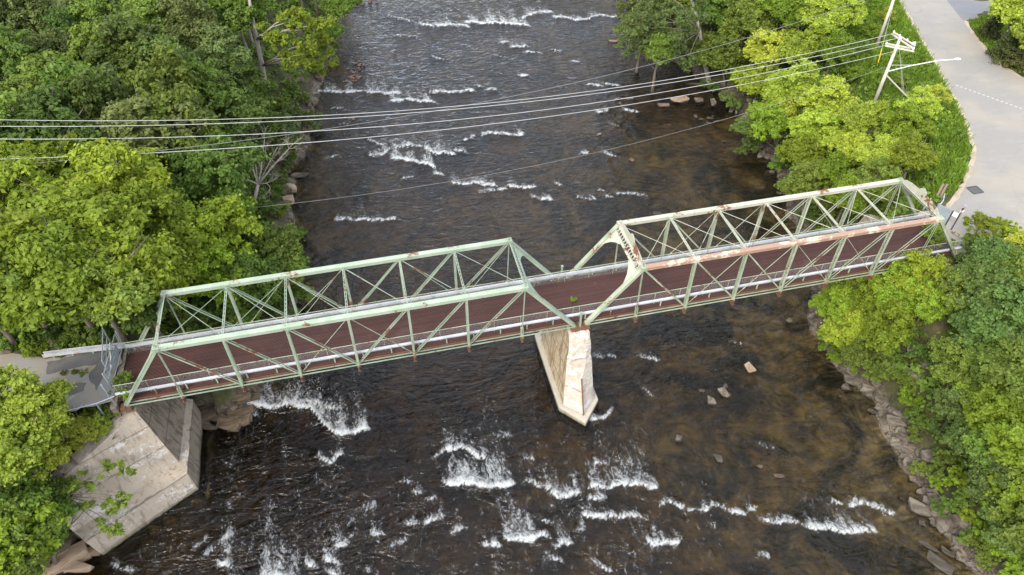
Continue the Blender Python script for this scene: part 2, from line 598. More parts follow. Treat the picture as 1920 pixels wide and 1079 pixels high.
# ------------------------------------------------------------------ mesh helpers
class MB:
    def __init__(self):
        self.v = []
        self.f = []
        self.mi = []

    def add(self, vs, fs, mi=0):
        o = len(self.v)
        self.v += [tuple(p) for p in vs]
        self.f += [tuple(i + o for i in f) for f in fs]
        self.mi += [mi] * len(fs)
        return self

    def bar(self, p, q, wd, ht, up=(0, 0, 1), mi=0):
        """box from p to q, wd across, ht along up"""
        p = Vector(p)
        q = Vector(q)
        a = (q - p).normalized()
        s = a.cross(Vector(up))
        if s.length < 1e-4:
            s = a.cross(Vector((1, 0, 0)))
        s.normalize()
        u = s.cross(a)
        vs = []
        for c in (p, q):
            for i, j in ((-1, -1), (1, -1), (1, 1), (-1, 1)):
                vs.append(c + s * (wd / 2 * i) + u * (ht / 2 * j))
        return self.add(vs, [(3, 2, 1, 0), (4, 5, 6, 7), (0, 1, 5, 4), (1, 2, 6, 5), (2, 3, 7, 6), (3, 0, 4, 7)], mi)

    def box(self, lo, hi, mi=0):
        x0, y0, z0 = lo
        x1, y1, z1 = hi
        return self.add([(x0, y0, z0), (x1, y0, z0), (x1, y1, z0), (x0, y1, z0), (x0, y0, z1), (x1, y0, z1), (x1, y1, z1), (x0, y1, z1)],
                        [(3, 2, 1, 0), (4, 5, 6, 7), (0, 1, 5, 4), (1, 2, 6, 5), (2, 3, 7, 6), (3, 0, 4, 7)], mi)

    def tube(self, pts, rad, n=6, mi=0):
        pts = [Vector(p) for p in pts]
        if not hasattr(rad, '__len__'):
            rad = [rad] * len(pts)
        vs = []
        ref = None
        for i, p in enumerate(pts):
            a = (pts[min(i + 1, len(pts) - 1)] - pts[max(i - 1, 0)])
            a = a.normalized() if a.length > 1e-9 else Vector((0, 0, 1))
            if ref is None:
                ref = a.cross(Vector((0, 0, 1)))
                if ref.length < 0.05:
                    ref = Vector((1, 0, 0))
            s = (ref - a * ref.dot(a)).normalized()
            t = a.cross(s)
            ref = s
            for k in range(n):
                an = 2 * math.pi * k / n
                vs.append(p + (s * math.cos(an) + t * math.sin(an)) * rad[i])
        fs = []
        for i in range(len(pts) - 1):
            for k in range(n):
                fs.append((i * n + k, i * n + (k + 1) % n, (i + 1) * n + (k + 1) % n, (i + 1) * n + k))
        fs.append(tuple(range(n - 1, -1, -1)))
        fs.append(tuple((len(pts) - 1) * n + k for k in range(n)))
        return self.add(vs, fs, mi)

    def build(self, name, material, parent=None, smooth_=False, bevel=0.0):
        me = bpy.data.meshes.new(name)
        me.from_pydata(self.v, [], self.f)
        for m in (material if isinstance(material, (list, tuple)) else [material]):
            me.materials.append(m)
        me.polygons.foreach_set('material_index', self.mi)
        if smooth_:
            me.polygons.foreach_set('use_smooth', [True] * len(me.polygons))
        me.update()
        o = bpy.data.objects.new(name, me)
        S.collection.objects.link(o)
        if parent is not None:
            o.parent = parent
        if bevel:
            b = o.modifiers.new('bevel', 'BEVEL')
            b.width = bevel
            b.segments = 1
        return o


def tag(o, label=None, cat=None, group=None, kind=None):
    if label:
        o['label'] = label
    if cat:
        o['category'] = cat
    if group:
        o['group'] = group
    if kind:
        o['kind'] = kind
    return o


def thing(name, label, cat, loc=(0, 0, 0), group=None):
    o = bpy.data.objects.new(name, None)
    o.empty_display_size = 0.5
    S.collection.objects.link(o)
    o.location = loc
    return tag(o, label, cat, group)


def np_mesh(name, V, F, material, smooth_=False):
    """V (n,3), F (m,k)"""
    me = bpy.data.meshes.new(name)
    k = F.shape[1]
    me.vertices.add(len(V))
    me.vertices.foreach_set('co', V.astype(np.float32).ravel())
    me.loops.add(F.size)
    me.loops.foreach_set('vertex_index', F.astype(np.int32).ravel())
    me.polygons.add(len(F))
    me.polygons.foreach_set('loop_start', np.arange(0, F.size, k, dtype=np.int32))
    me.polygons.foreach_set('loop_total', np.full(len(F), k, dtype=np.int32))
    if smooth_:
        me.polygons.foreach_set('use_smooth', np.ones(len(F), dtype=bool))
    me.update(calc_edges=True)
    if material:
        me.materials.append(material)
    return me


def link(name, me, parent=None):
    o = bpy.data.objects.new(name, me)
    S.collection.objects.link(o)
    if parent is not None:
        o.parent = parent
    return o


# ------------------------------------------------------------------ the terrain
WZ = -10.0       # river level; the bridge's lower chord is z = 0
LSH = np.array([(-70, -60), (-66, -40), (-60, -20), (-54, -10.2), (-50, -8.4), (-46.3, -7.9), (-44.1, -7.6), (-36.8, -3.2), (-36.7, 2.5), (-36.0, 4.2), (-34.1, 5.4),
                (-32.3, 7.2), (-29.4, 13.4), (-28.0, 19.9), (-28.0, 31.8), (-28.2, 38.6), (-28.1, 44.8), (-26.9, 48.5), (-24.2, 62.9), (-22.1, 73.0),
                (-18.4, 88.6), (-16.0, 102.6), (-14, 125), (-12, 160), (-10, 700)], float)
RSH = np.array([(24, -60), (26.5, -32), (27.6, -26.3), (28.0, -23.1), (27.4, -19.3), (28.9, -13.9), (29.3, -8.9), (28.6, -4.4), (29.2, 1.7), (31.2, 6.3), (34.7, 17.1),
                (37.5, 24.5), (39.9, 34.3), (41.2, 47.7), (39.4, 56.9), (37.5, 65.2), (36.1, 72.2), (37.0, 83.2), (38.4, 90.4), (41, 120), (45, 160), (60, 700)], float)
ROAD_R = [(40.9, -0.3), (40.9, 6.4), (43.6, 6.5), (46.9, 8.3), (51.5, 12.2), (55.1, 16.1), (57.6, 20.4), (59.7, 25.1), (62.8, 32.5), (66, 40.6), (72.3, 56.4), (82, 80), (92, 104),
          (100, 102), (90, 79), (79.8, 54.7), (76.9, 46.9), (74.6, 41.2), (73.1, 37), (72.4, 33.4), (73.0, 29.6), (76, 25.5), (82, 21), (95, 15), (115, 9), (115, -4), (90, -3), (70, -3.5), (55, -2.5), (48, -1.2)]
ROAD_L = [(-41.1, 0.2), (-41.1, 6.6), (-44, 6.5), (-47.5, 6.6), (-50, 7.4), (-53, 8.3), (-60, 10), (-75, 14), (-76, 7), (-60, 3.5), (-52, 1.6), (-47, 0.3), (-44, -0.1)]


def seg_dist(px_, py_, poly, closed=False):
    d = np.full(px_.shape, 1e9)
    pts = list(poly)
    n = len(pts) if closed else len(pts) - 1
    for i in range(n):
        ax, ay = pts[i]
        bx, by = pts[(i + 1) % len(pts)]
        vx, vy = bx - ax, by - ay
        t = np.clip(((px_ - ax) * vx + (py_ - ay) * vy) / (vx * vx + vy * vy + 1e-12), 0, 1)
        d = np.minimum(d, np.hypot(px_ - ax - t * vx, py_ - ay - t * vy))
    return d


def inside(px_, py_, poly):
    r = np.zeros(np.shape(px_), bool)
    n = len(poly)
    for i in range(n):
        x0, y0 = poly[i]
        x1, y1 = poly[(i + 1) % n]
        if y0 == y1:
            continue
        c = ((y0 > py_) != (y1 > py_)) & (px_ < (x1 - x0) * (py_ - y0) / (y1 - y0) + x0)
        r ^= c
    return r


def shore_d(x, y):
    """signed distance to the waterline: + on land; also which bank (True right)"""
    xl = np.interp(y, LSH[:, 1], LSH[:, 0])
    xr = np.interp(y, RSH[:, 1], RSH[:, 0])
    dl = seg_dist(x, y, LSH)
    dr = seg_dist(x, y, RSH)
    land = (x < xl) | (x > xr)
    d = np.minimum(dl, dr)
    return np.where(land, d, -d), (x > (xl + xr) / 2)


PLAT = 0.45


def ground(x, y):
    x = np.asarray(x, float)
    y = np.asarray(y, float)
    shp = x.shape
    x = np.atleast_1d(x)
    y = np.atleast_1d(y)
    d, right = shore_d(x, y)
    d = d + np.where(d > -3, (fbm(x, y, 0.28, 4, 2) - 0.5) * 3.0 * smooth(np.minimum(np.abs(x + 40), np.abs(x + 40) + 0) / 6), 0)
    nearb = np.exp(-((y - 2.5) / 6.0) ** 2)
    rise = np.where(right, 14 - 4 * nearb, 13 - 9.2 * nearb)
    t = np.clip(d / rise, 0, 1)
    land = WZ + (PLAT - WZ) * (0.62 * t ** 0.8 + 0.38 * smooth(t))
    ledge = np.floor(land * 1.6 + fbm(x, y, 0.2, 3, 1) * 2) / 1.6
    land = np.where(t < 1, land * 0.7 + ledge * 0.3, land)
    bump = (fbm(x, y, 0.35, 4) - 0.5) * 1.1
    rd = np.minimum(np.where(inside(x, y, ROAD_R), 0, seg_dist(x, y, ROAD_R, True)), np.where(inside(x, y, ROAD_L), 0, seg_dist(x, y, ROAD_L, True)))
    land = land + bump * smooth(rd / 5) * smooth(d / 2)
    flat = 1 - smooth((rd - 1.5) / 4)
    land = land * (1 - flat) + PLAT * flat
    land = np.where((t >= 1) & (rd < 1.6), PLAT, land)
    # the seats under the bridge ends
    fy = smooth((np.abs(y - 3.1) - 4.5) / 1.5)
    cap = np.where(x < 0, np.interp(x, [-41.0, -40.75], [PLAT, -1.6]), np.interp(x, [40.6, 40.85], [-1.6, PLAT]))
    cap = cap + fy * 30
    land = np.minimum(land, np.where(np.abs(x) < 40.95, cap, 99))
    # the left abutment and its wing wall stand in a cut
    rx, ry = x + 39.45, y + 0.4
    sa = -0.85 * rx - 0.527 * ry
    na = 0.527 * rx - 0.85 * ry
    zone = (sa > -3.5) & (sa < 9.3) & (na < 6.5) & (na > -8) & (y < 4)
    land = np.where(zone & (na > -0.7) & (x > -46.5) & ((sa > 0) | (x > -40.4)), np.minimum(land, -11.2), land)
    land = np.where(zone & (na <= -0.7), np.minimum(land, np.maximum(-1.15 - 0.32 * np.clip(sa, 0, 9), -4.5) + 0.25 * np.clip(-na - 1.2, 0, 9)), land)
    land = np.where((y > -0.9) & (y < 6.4) & (x > -40.6) & (x < -36.2), np.minimum(land, -11.2), land)
    land = np.where((sa > 9.3) & (na > -3) & (y < 0) & (x < -40), np.minimum(land, -8.6 + 0.4 * np.clip(d, 0, 9) + 0.9 * (fbm(x, y, 0.5, 3, 2) - 0.5)), land)
    # bed
    m = -d
    right_sh = np.interp(x, [-5, 18], [0, 1]) * np.interp(y, [-5, 30, 60], [1, 1, 0.4])
    dep = 0.35 + 1.15 * smooth(m / 9) * (1 - 0.68 * right_sh) + 0.9 * (fbm(x, y, 0.12, 4, 3) - 0.5) * smooth(m / 3) + 0.3 * (fbm(x, y, 0.6, 3, 4) - 0.5)
    dep = dep + 1.3 * np.interp(x, [-38, -28, -8], [1, 1, 0]) * np.interp(y, [-26, 2, 8], [1, 1, 0.3]) + 0.5 * np.interp(y, [25, 60], [0, 1])
    bed = WZ - np.clip(dep, 0.15, 3) * smooth(m / 0.8)
    h = np.where(d > 0, land, bed)
    return h.reshape(shp)


def axis(lo, hi, step, far):
    c = np.arange(lo, hi + step * 0.5, step)
    g = []
    s = step
    p = hi
    while p < far:
        s *= 1.25
        p += s
        g.append(p)
    l = []
    s = step
    p = lo
    while p > -far:
        s *= 1.25
        p -= s
        l.append(p)
    return np.array(l[::-1] + list(c) + g)


def grid_mesh(name, X, Y, Z, material, keep=None):
    ny, nx = X.shape
    idx = np.arange(nx * ny).reshape(ny, nx)
    F = np.stack([idx[:-1, :-1], idx[:-1, 1:], idx[1:, 1:], idx[1:, :-1]], -1).reshape(-1, 4)
    V = np.stack([X, Y, Z], -1).reshape(-1, 3)
    if keep is not None:
        k = keep.ravel()
        F = F[k[F].any(1)]
        used = np.zeros(len(V), bool)
        used[F.ravel()] = True
        rm = np.cumsum(used) - 1
        F = rm[F]
        V = V[used]
        return np_mesh(name, V, F, material, True), used
    return np_mesh(name, V, F, material, True), None


gx = axis(-95, 112, 0.6, 900)
gy = axis(-40, 128, 0.6, 900)
GX, GY = np.meshgrid(gx, gy)
GZ = ground(GX, GY)
me, _ = grid_mesh('ground', GX, GY, GZ, M['terrain'])
tag(link('ground', me), kind='structure')

# ------------------------------------------------------------------ the river
# foam lines: (photo pixels of the crest, tail length in metres, strength)
def z6(*p):
    return [(560 + a / 2.697, b / 2.697) for a, b in p]


def z8(*p):
    return [(380 + a / 2.133, 700 + b / 2.133) for a, b in p]


FOAM = [
    (z6((450, 85), (520, 98), (580, 115)), 1.0, .8), (z6((610, 125), (680, 135), (780, 132), (865, 135)), 2.2, 1.1),
    (z6((840, 118), (1000, 122), (1100, 128), (1170, 137)), 3.5, 1.25), (z6((1125, 95), (1200, 72), (1285, 65)), 2.2, 1.1),
    (z6((1285, 90), (1340, 90), (1400, 107), (1480, 95), (1525, 82), (1600, 90), (1675, 95)), 1.8, 1.05),
    (z6((490, 185), (600, 190)), .8, .8), (z6((1015, 218), (1070, 215)), 1.2, .9), (z6((1070, 240), (1160, 238)), 1.6, 1.05),
    (z6((1140, 268), (1235, 278)), .7, .9), (z6((670, 290), (740, 308)), .8, .85), (z6((1110, 385), (1168, 388)), 1.2, 1),
    (z6((980, 280), (1030, 288)), .5, .75), (z6((1280, 258), (1335, 258)), .5, .8), (z6((1365, 395), (1410, 398)), .4, .7),
    (z6((70, 480), (130, 465), (200, 475), (290, 470), (400, 478), (530, 478)), 2.2, 1.1), (z6((460, 515), (560, 507), (695, 522)), 2.0, 1.1),
    (z6((655, 465), (770, 475), (890, 465)), 1.6, 1.0), (z6((950, 458), (1005, 456)), 2.0, .9), (z6((895, 438), (930, 440)), .6, .8),
    (z6((470, 745), (560, 740), (625, 745)), 1.4, 1.0), (z6((635, 755), (700, 780), (795, 787)), 2.2, 1.1), (z6((355, 795), (420, 788), (462, 760)), 2.0, 1.0),
    (z6((465, 805), (560, 818), (620, 830), (690, 847)), 2.4, 1.25), (z6((350, 712), (430, 738)), 1.2, .9), (z6((780, 770), (850, 772)), 1.8, .85),
    (z6((825, 708), (900, 697)), 1.0, .85), (z6((925, 685), (1000, 678), (1060, 688), (1140, 686)), 1.6, 1.05),
    (z6((685, 890), (735, 892)), .9, .9), (z6((515, 917), (585, 905)), .6, .85), (z6((770, 922), (860, 942), (935, 920)), 1.3, 1.0),
    (z6((925, 940), (1005, 946)), 1.6, 1.1), (z6((1010, 962), (1055, 958)), 1.2, 1.1), (z6((1060, 945), (1130, 952), (1205, 953)), 1.4, 1.1),
    (z6((1175, 998), (1240, 1018), (1285, 1012)), .9, 1.0), (z6((1400, 1000), (1500, 1005)), .5, .85), (z6((1295, 932), (1340, 947)), .7, .9),
    (z6((1605, 988), (1680, 996)), .5, .9), (z6((1650, 985), (1765, 995)), .4, .8), (z6((1545, 990), (1592, 1002)), .5, .85), (z6((1505, 968), (1550, 970)), .4, .8),
    (z6((1455, 430), (1550, 441)), 1.0, 1.0), (z6((1540, 420), (1640, 448)), .9, 1.0), (z6((1505, 577), (1575, 562)), 1.0, .95), (z6((1640, 565), (1730, 572)), .9, .9),
    (z6((1550, 780), (1615, 796)), .6, .9), (z6((1575, 637), (1618, 636)), .6, .85), (z6((1425, 782), (1475, 775)), .5, .75), (z6((1385, 310), (1430, 318)), .5, .7),
    (z6((1600, 505), (1700, 500)), .4, .7), (z6((910, 975), (1000, 965)), .4, .8), (z6((160, 560), (230, 550)), .5, .8), (z6((110, 805), (195, 790)), .3, .7),
    ([(625, 413), (690, 413), (748, 413)], .9, 1.0), ([(1000, 372), (1040, 376)], .4, .7), ([(1370, 640), (1420, 652)], .3, .55),
    (z8((165, 132), (270, 137), (350, 132), (440, 148), (480, 195), (530, 243), (600, 237), (665, 220)), 3.2, 1.15), (z8((350, 120), (440, 120), (540, 150)), 3.0, .85),
    (z8((460, 328), (510, 360), (565, 325)), .9, 1.0), (z8((190, 170), (225, 172)), .5, .8),
    (z8((965, 303), (1040, 302), (1135, 338)), 2.0, 1.05), (z8((920, 335), (970, 305)), .8, .7), (z8((1180, 260), (1240, 250)), 1.0, .7),
    (z8((960, 447), (1020, 455), (1075, 432), (1130, 462), (1190, 467), (1255, 450)), 3.6, 1.2), (z8((1280, 440), (1375, 450)), 1.6, .9),
    (z8((1370, 462), (1430, 502), (1520, 492)), 3.6, 1.1), (z8((1520, 575), (1620, 594)), 2.6, 1.15), (z8((1600, 578), (1775, 579)), .7, .95),
    (z8((1550, 470), (1640, 462), (1740, 442), (1825, 457)), 3.2, .98), (z8((1545, 520), (1620, 515)), 3.0, .9), (z8((1560, 360), (1620, 350)), 2.0, .75),
    (z8((1120, 685), (1195, 702)), 2.6, 1.0), (z8((1205, 670), (1300, 682), (1390, 660)), 3.2, 1.15), (z8((1400, 690), (1485, 697)), 2.8, .95), (z8((1372, 722), (1440, 742)), 1.4, .85),
    (z8((1765, 663), (1800, 690), (1915, 664)), 1.6, 1.05), (z8((1350, 600), (1400, 605)), 1.6, .85), (z8((1500, 640), (1540, 640)), 2.0, .75),
    (z8((1550, 770), (1640, 790)), 1.6, .8), (z8((1700, 740), (1740, 740)), 1.2, .75), (z8((1290, 340), (1330, 352)), 1.4, .75),
    (z8((900, 515), (935, 510)), 1.2, .9), (z8((800, 440), (835, 440)), 1.2, .8), (z8((840, 487), (880, 480)), 1.0, .75), (z8((990, 635), (1055, 640)), 2.0, .8),
    (z8((670, 655), (735, 655)), 2.0, .85), (z8((590, 650), (620, 650)), 2.0, .8), (z8((800, 630), (870, 600)), 1.2, .85), (z8((880, 610), (975, 575)), 1.2, .8),
    (z8((640, 535), (700, 535)), 1.2, .75), (z8((740, 700), (820, 680)), 1.2, .75), (z8((480, 745), (545, 752)), 3.2, 1.05), (z8((410, 760), (470, 775)), 3.0, .95), (z8((520, 685), (590, 685)), 1.6, .9),
    (z8((60, 770), (120, 775)), 3.5, 1.0), (z8((235, 830), (400, 830)), 6.0, 1.1), (z8((100, 830), (160, 830)), 3.5, .9), (z8((500, 800), (560, 806)), 2.0, .85), (z8((650, 800), (700, 806)), 1.2, .75),
    (z8((0, 735), (60, 690), (120, 640)), .9, .8), (z8((-40, 700), (20, 650)), .9, .7),
    ([(1238, 946), (1290, 958), (1340, 954), (1400, 966)], .8, 1.0), ([(1425, 974), (1480, 985), (1520, 990)], .8, .95), ([(1508, 985), (1560, 997), (1645, 999)], 1.6, 1.1),
    ([(1552, 938), (1582, 948)], .7, .9), ([(1588, 951), (1630, 949), (1675, 959)], .7, 1.0), ([(1400, 960), (1420, 950)], .5, .8),
    ([(1106, 790), (1130, 783), (1152, 768)], .8, .95), ([(1108, 668), (1158, 674)], .7, .9), ([(1198, 668), (1238, 677)], .8, .9), ([(1204, 728), (1226, 746)], .6, .9),
    ([(210, 1062), (232, 1068), (252, 1074)], .8, .8), ([(1330, 1040), (1345, 1050)], .8, .7), ([(1330, 990), (1350, 995)], .5, .6), ([(1420, 830), (1460, 838)], .3, .5), ([(1420, 1040), (1450, 1044)], .9, .75),
]
SPECKLE = [(440, 940, 40, 60, .30), (500, 1030, 120, 60, .34), (640, 980, 150, 70, .34), (700, 1040, 160, 50, .28), (900, 860, 130, 60, .26), (1050, 960, 180, 90, .26), (1150, 870, 110, 70, .3),
           (1180, 1040, 150, 50, .30), (300, 1050, 60, 40, .3), (900, 40, 300, 60, .2), (760, 280, 160, 60, .22), (560, 760, 120, 40, .25), (1230, 990, 150, 60, .22), (960, 1060, 200, 40, .24),
           (600, 900, 60, 90, .24), (430, 880, 25, 90, .32)]
wx = np.arange(-62, 66, 0.24)
wy = [-42.0]
while wy[-1] < 165:
    wy.append(wy[-1] + float(np.interp(wy[-1], [-30, 0, 100, 165], [0.17, 0.2, 0.42, 0.9])))
wy = np.array(wy)
WX, WY = np.meshgrid(wx, wy)
wd, _ = shore_d(WX, WY)
foam = np.zeros(WX.shape)
hump = np.zeros(WX.shape)
jit = (fbm(WX, WY * 0.5, 0.8, 5, 1) - 0.5) * 2.4
streak = np.clip(fbm(WX, WY * 0.12, 1.1, 3, 2) * 2.6 - 0.55, 0.12, 2.2)
for pl, tail, st in FOAM:
    if pl[0][1] < 420:
        tail *= 1.45
    P = np.array([at(u, v, WZ)[:2] for u, v in pl])
    P = P[np.argsort(P[:, 0])]
    P = P[np.concatenate([[True], np.diff(P[:, 0]) > 0.02])]
    y0 = np.interp(WX, P[:, 0], P[:, 1])
    # the river runs away from the camera and a touch to the right
    sel = (WX > P[0, 0] - 1) & (WX < P[-1, 0] + 1) & (WY > P[:, 1].min() - 3) & (WY < P[:, 1].max() + 4 + tail * 4)
    if not sel.any():
        continue
    dv = WY[sel] - y0[sel] - jit[sel] * 0.55
    e = np.minimum(WX[sel] - P[0, 0], P[-1, 0] - WX[sel])
    ed = smooth((e + 0.5) / 0.9)
    lift = np.exp(-np.clip(dv, 0, 99) / (tail * 1.35 * streak[sel]))
    f = np.where(dv > 0, 0.34 * np.exp(-dv / 0.4) + 0.64 * lift, 0.98 * np.exp(dv / 0.12)) * st * ed
    foam[sel] = np.maximum(foam[sel], f)
    hump[sel] = np.maximum(hump[sel], ed * st * np.exp(-((dv - 0.35) / 0.5) ** 2))
for u, v, ru, rv, st in SPECKLE:
    c = at(u, v, WZ)
    a = at(u + ru, v, WZ)
    b = at(u, v - rv, WZ)
    q = ((WX - c.x) / abs(a.x - c.x)) ** 2 + ((WY - c.y) / abs(b.y - c.y)) ** 2
    foam = np.maximum(foam, st * 0.74 * np.exp(-q))
wbed = ground(WX, WY)
turb = smooth(np.clip(foam, 0, 1)) * 0.6 + 0.4 * np.interp(WY, [-30, 0, 20, 110], [1, 0.8, 0.6, 1.0])
WZZ = WZ + (fbm(WX, WY * 0.6, 0.35, 3, 4) - 0.5) * 0.34 * turb + (fbm(WX, WY * 0.6, 1.3, 3, 5) - 0.5) * 0.22 * turb + hump * 0.24
foam = foam * smooth((-wd + 0.6) / 0.5)
# still, dark water along the left abutment
me, used = grid_mesh('river_water', WX, WY, WZZ, M['water'], keep=(wd < 2.0))
for nm, arr in (('foam', foam), ('depth', np.clip(WZ - wbed, 0.02, 3.0)), ('rough', turb)):
    at_ = me.attributes.new(nm, 'FLOAT', 'POINT')
    at_.data.foreach_set('value', arr.ravel()[used].astype(np.float32))
tag(link('river_water', me), kind='structure')


# ------------------------------------------------------------------ roads
def sheet(name, poly, z, material, kind='structure', sub=None):
    bm = bmesh.new()
    vs = [bm.verts.new((x, y, z)) for x, y in poly]
    f = bm.faces.new(vs)
    if f.normal.z < 0:
        f.normal_flip()
    bm.normal_update()
    if f.normal.z < 0:
        bmesh.ops.reverse_faces(bm, faces=[f])
    bmesh.ops.triangulate(bm, faces=bm.faces[:])
    me = bpy.data.meshes.new(name)
    bm.to_mesh(me)
    bm.free()
    me.materials.append(material)
    return tag(link(name, me), kind=kind)


def wobble(poly, step=0.7, amp=0.22, seed=3):
    """ragged edge for worn asphalt"""
    o = []
    for i in range(len(poly)):
        a = np.array(poly[i])
        b = np.array(poly[(i + 1) % len(poly)])
        n = max(1, int(np.hypot(*(b - a)) / step))
        for k in range(n):
            p = a + (b - a) * k / n
            q = (fbm(p[0], p[1], 0.9, 3, seed) - 0.5) * 2 * amp
            r = (fbm(p[0] + 50, p[1], 0.9, 3, seed) - 0.5) * 2 * amp
            o.append((float(p[0] + q), float(p[1] + r)))
    return o


M['gravel'] = asphalt('sandy road shoulder', (0.44, 0.36, 0.28), (0.30, 0.25, 0.18), 0.8, 0.8)


def grow(poly, d):
    c = []
    n = len(poly)
    ar = sum(poly[i][0] * poly[(i + 1) % n][1] - poly[(i + 1) % n][0] * poly[i][1] for i in range(n))
    s = 1 if ar > 0 else -1
    for i in range(n):
        a = Vector(poly[i - 1])
        b = Vector(poly[i])
        e = Vector(poly[(i + 1) % n])
        t = ((b - a).normalized() + (e - b).normalized())
        t = t.normalized() if t.length > 1e-6 else (e - b).normalized()
        nn = Vector((t.y, -t.x)) * s
        c.append((b.x + nn.x * d, b.y + nn.y * d))
    return c


sheet('road_shoulder', wobble(grow(ROAD_R, 0.55), amp=0.5), PLAT + 0.008, M['gravel'])
sheet('road', wobble(ROAD_R, amp=0.25), PLAT + 0.014, M['road'])
DRIVE = [(76.9, 47.4), (79.6, 54.2), (92, 62), (105, 72), (112, 60), (100, 53), (88, 47.5)]
DRIVE = [tuple(at(u, v, PLAT)[:2]) for u, v in ((1806, 40), (1862, 29), (1905, 8), (1930, -40), (1850, -60), (1790, -8), (1776, 2))]
sheet('driveway', DRIVE, PLAT + 0.02, M['driveway'])
sheet('road_old', wobble(ROAD_L, amp=0.4), PLAT + 0.010, M['road_left'])
for i, pl in enumerate(([(90, 680), (135, 668), (200, 657), (203, 676), (150, 690), (92, 702)], [(168, 702), (178, 685), (204, 676), (206, 692), (196, 708), (182, 732), (172, 722)],
                        [(125, 722), (160, 720), (156, 736), (130, 742)], [(88, 742), (112, 738), (118, 748), (92, 753)])):
    sheet('road_patch', wobble([tuple(at(u, v, PLAT)[:2]) for u, v in pl], 0.25, 0.42, i), PLAT + 0.022, M['patch'])
# crack-seal dashes across the road
dl = MB()
dp = [(1792, 160), (1920, 206)]
A, B = at(*dp[0], PLAT), at(*dp[1], PLAT)
n = 15
for i in range(n):
    a = A.lerp(B, i / n)
    b = A.lerp(B, (i + 0.55) / n)
    dd = (b - a).normalized()
    s = Vector((-dd.y, dd.x, 0)) * 0.09
    z = Vector((0, 0, PLAT + 0.022 - a.z))
    dl.add([a - s + z, b - s + z, b + s + z, a + s + z], [(0, 1, 2, 3)])
tag(dl.build('road_marking', M['worn_white']), kind='structure')

# ------------------------------------------------------------------ the bridge
W = 6.26
H = 6.14


def lattice_post(mb, p, q, wx=0.2, wy=0.34, mi=0):
    """two channels joined by zigzag lacing; p bottom, q top"""
    p = Vector(p)
    q = Vector(q)
    for s in (-1, 1):
        mb.bar(p + Vector((0, s * wy / 2, 0)), q + Vector((0, s * wy / 2, 0)), 0.05, wx, (1, 0, 0), mi)
    L = (q - p).length
    n = int(L / 0.42)
    for e in (-1, 1):
        for i in range(n):
            a = p + (q - p) * ((i + 0.1) / n)
            b = p + (q - p) * ((i + 0.9) / n)
            s = 1 if i % 2 else -1
            mb.bar(a + Vector((e * wx / 2 * 0.95, -s * wy / 2, 0)), b + Vector((e * wx / 2 * 0.95, s * wy / 2, 0)), 0.055, 0.012, (1, 0, 0), mi)
    for t in (0.03, 0.97):
        c = p + (q - p) * t
        mb.bar(c - Vector((0, 0, 0.14)), c + Vector((0, 0, 0.14)), wx * 0.99, wy + 0.07, (0, 1, 0), mi)


def portal(mb, hx, sgn, ex, z0, mi=0, plate=False):
    """strut with a laced web and curved knee brackets in the plane of the two end posts"""
    top = Vector((hx, 0, H))
    low = Vector((ex, 0, z0))
    dn = (low - top).normalized()
    nrm = dn.cross(Vector((0, 1, 0))).normalized()
    y = Vector((0, 1, 0))
    a = top + dn * 0.1
    mb.bar(a + y * 0.15, a + y * (W - 0.15), 0.30, 0.06, nrm, mi)
    b = top + dn * 0.78
    mb.bar(b + y * 0.15, b + y * (W - 0.15), 0.22, 0.06, nrm, mi)
    if plate:
        mb.bar((a + b) / 2 + y * 0.2, (a + b) / 2 + y * (W - 0.2), 0.66, 0.03, nrm, mi)
        c0 = top - dn * 0.12 + y * (W / 2)
        mb.tube([c0 - dn * -0.1, c0 - dn * 0.12, c0 - dn * 0.26, c0 - dn * 0.4], [0.22, 0.24, 0.14, 0.04], 8, mi)
    n = 14
    for i in range(n):
        ya = 0.3 + (W - 0.6) * i / n
        yb = 0.3 + (W - 0.6) * (i + 1) / n
        for c, d in ((a, b), (b, a)):
            mb.bar(c + y * ya, d + y * yb, 0.075, 0.014, nrm, mi)
    for e in (0, 1):
        yy = (lambda t: 0.16 + t) if e == 0 else (lambda t: W - 0.16 - t)
        pts = [top + dn * 0.8 + y * yy(0.0), top + dn * 2.9 + y * yy(0.0), top + dn * 2.3 + y * yy(0.28), top + dn * 1.75 + y * yy(0.65), top + dn * 1.3 + y * yy(1.2), top + dn * 0.95 + y * yy(1.9)]
        f = list(range(6)) if e else list(range(5, -1, -1))
        vs = [p + nrm * 0.015 for p in pts] + [p - nrm * 0.015 for p in pts]
        fs = [tuple(f), tuple(i + 6 for i in f[::-1])] + [(i, (i + 1) % 6, (i + 1) % 6 + 6, i + 6) for i in range(6)]
        mb.add(vs, fs, mi)


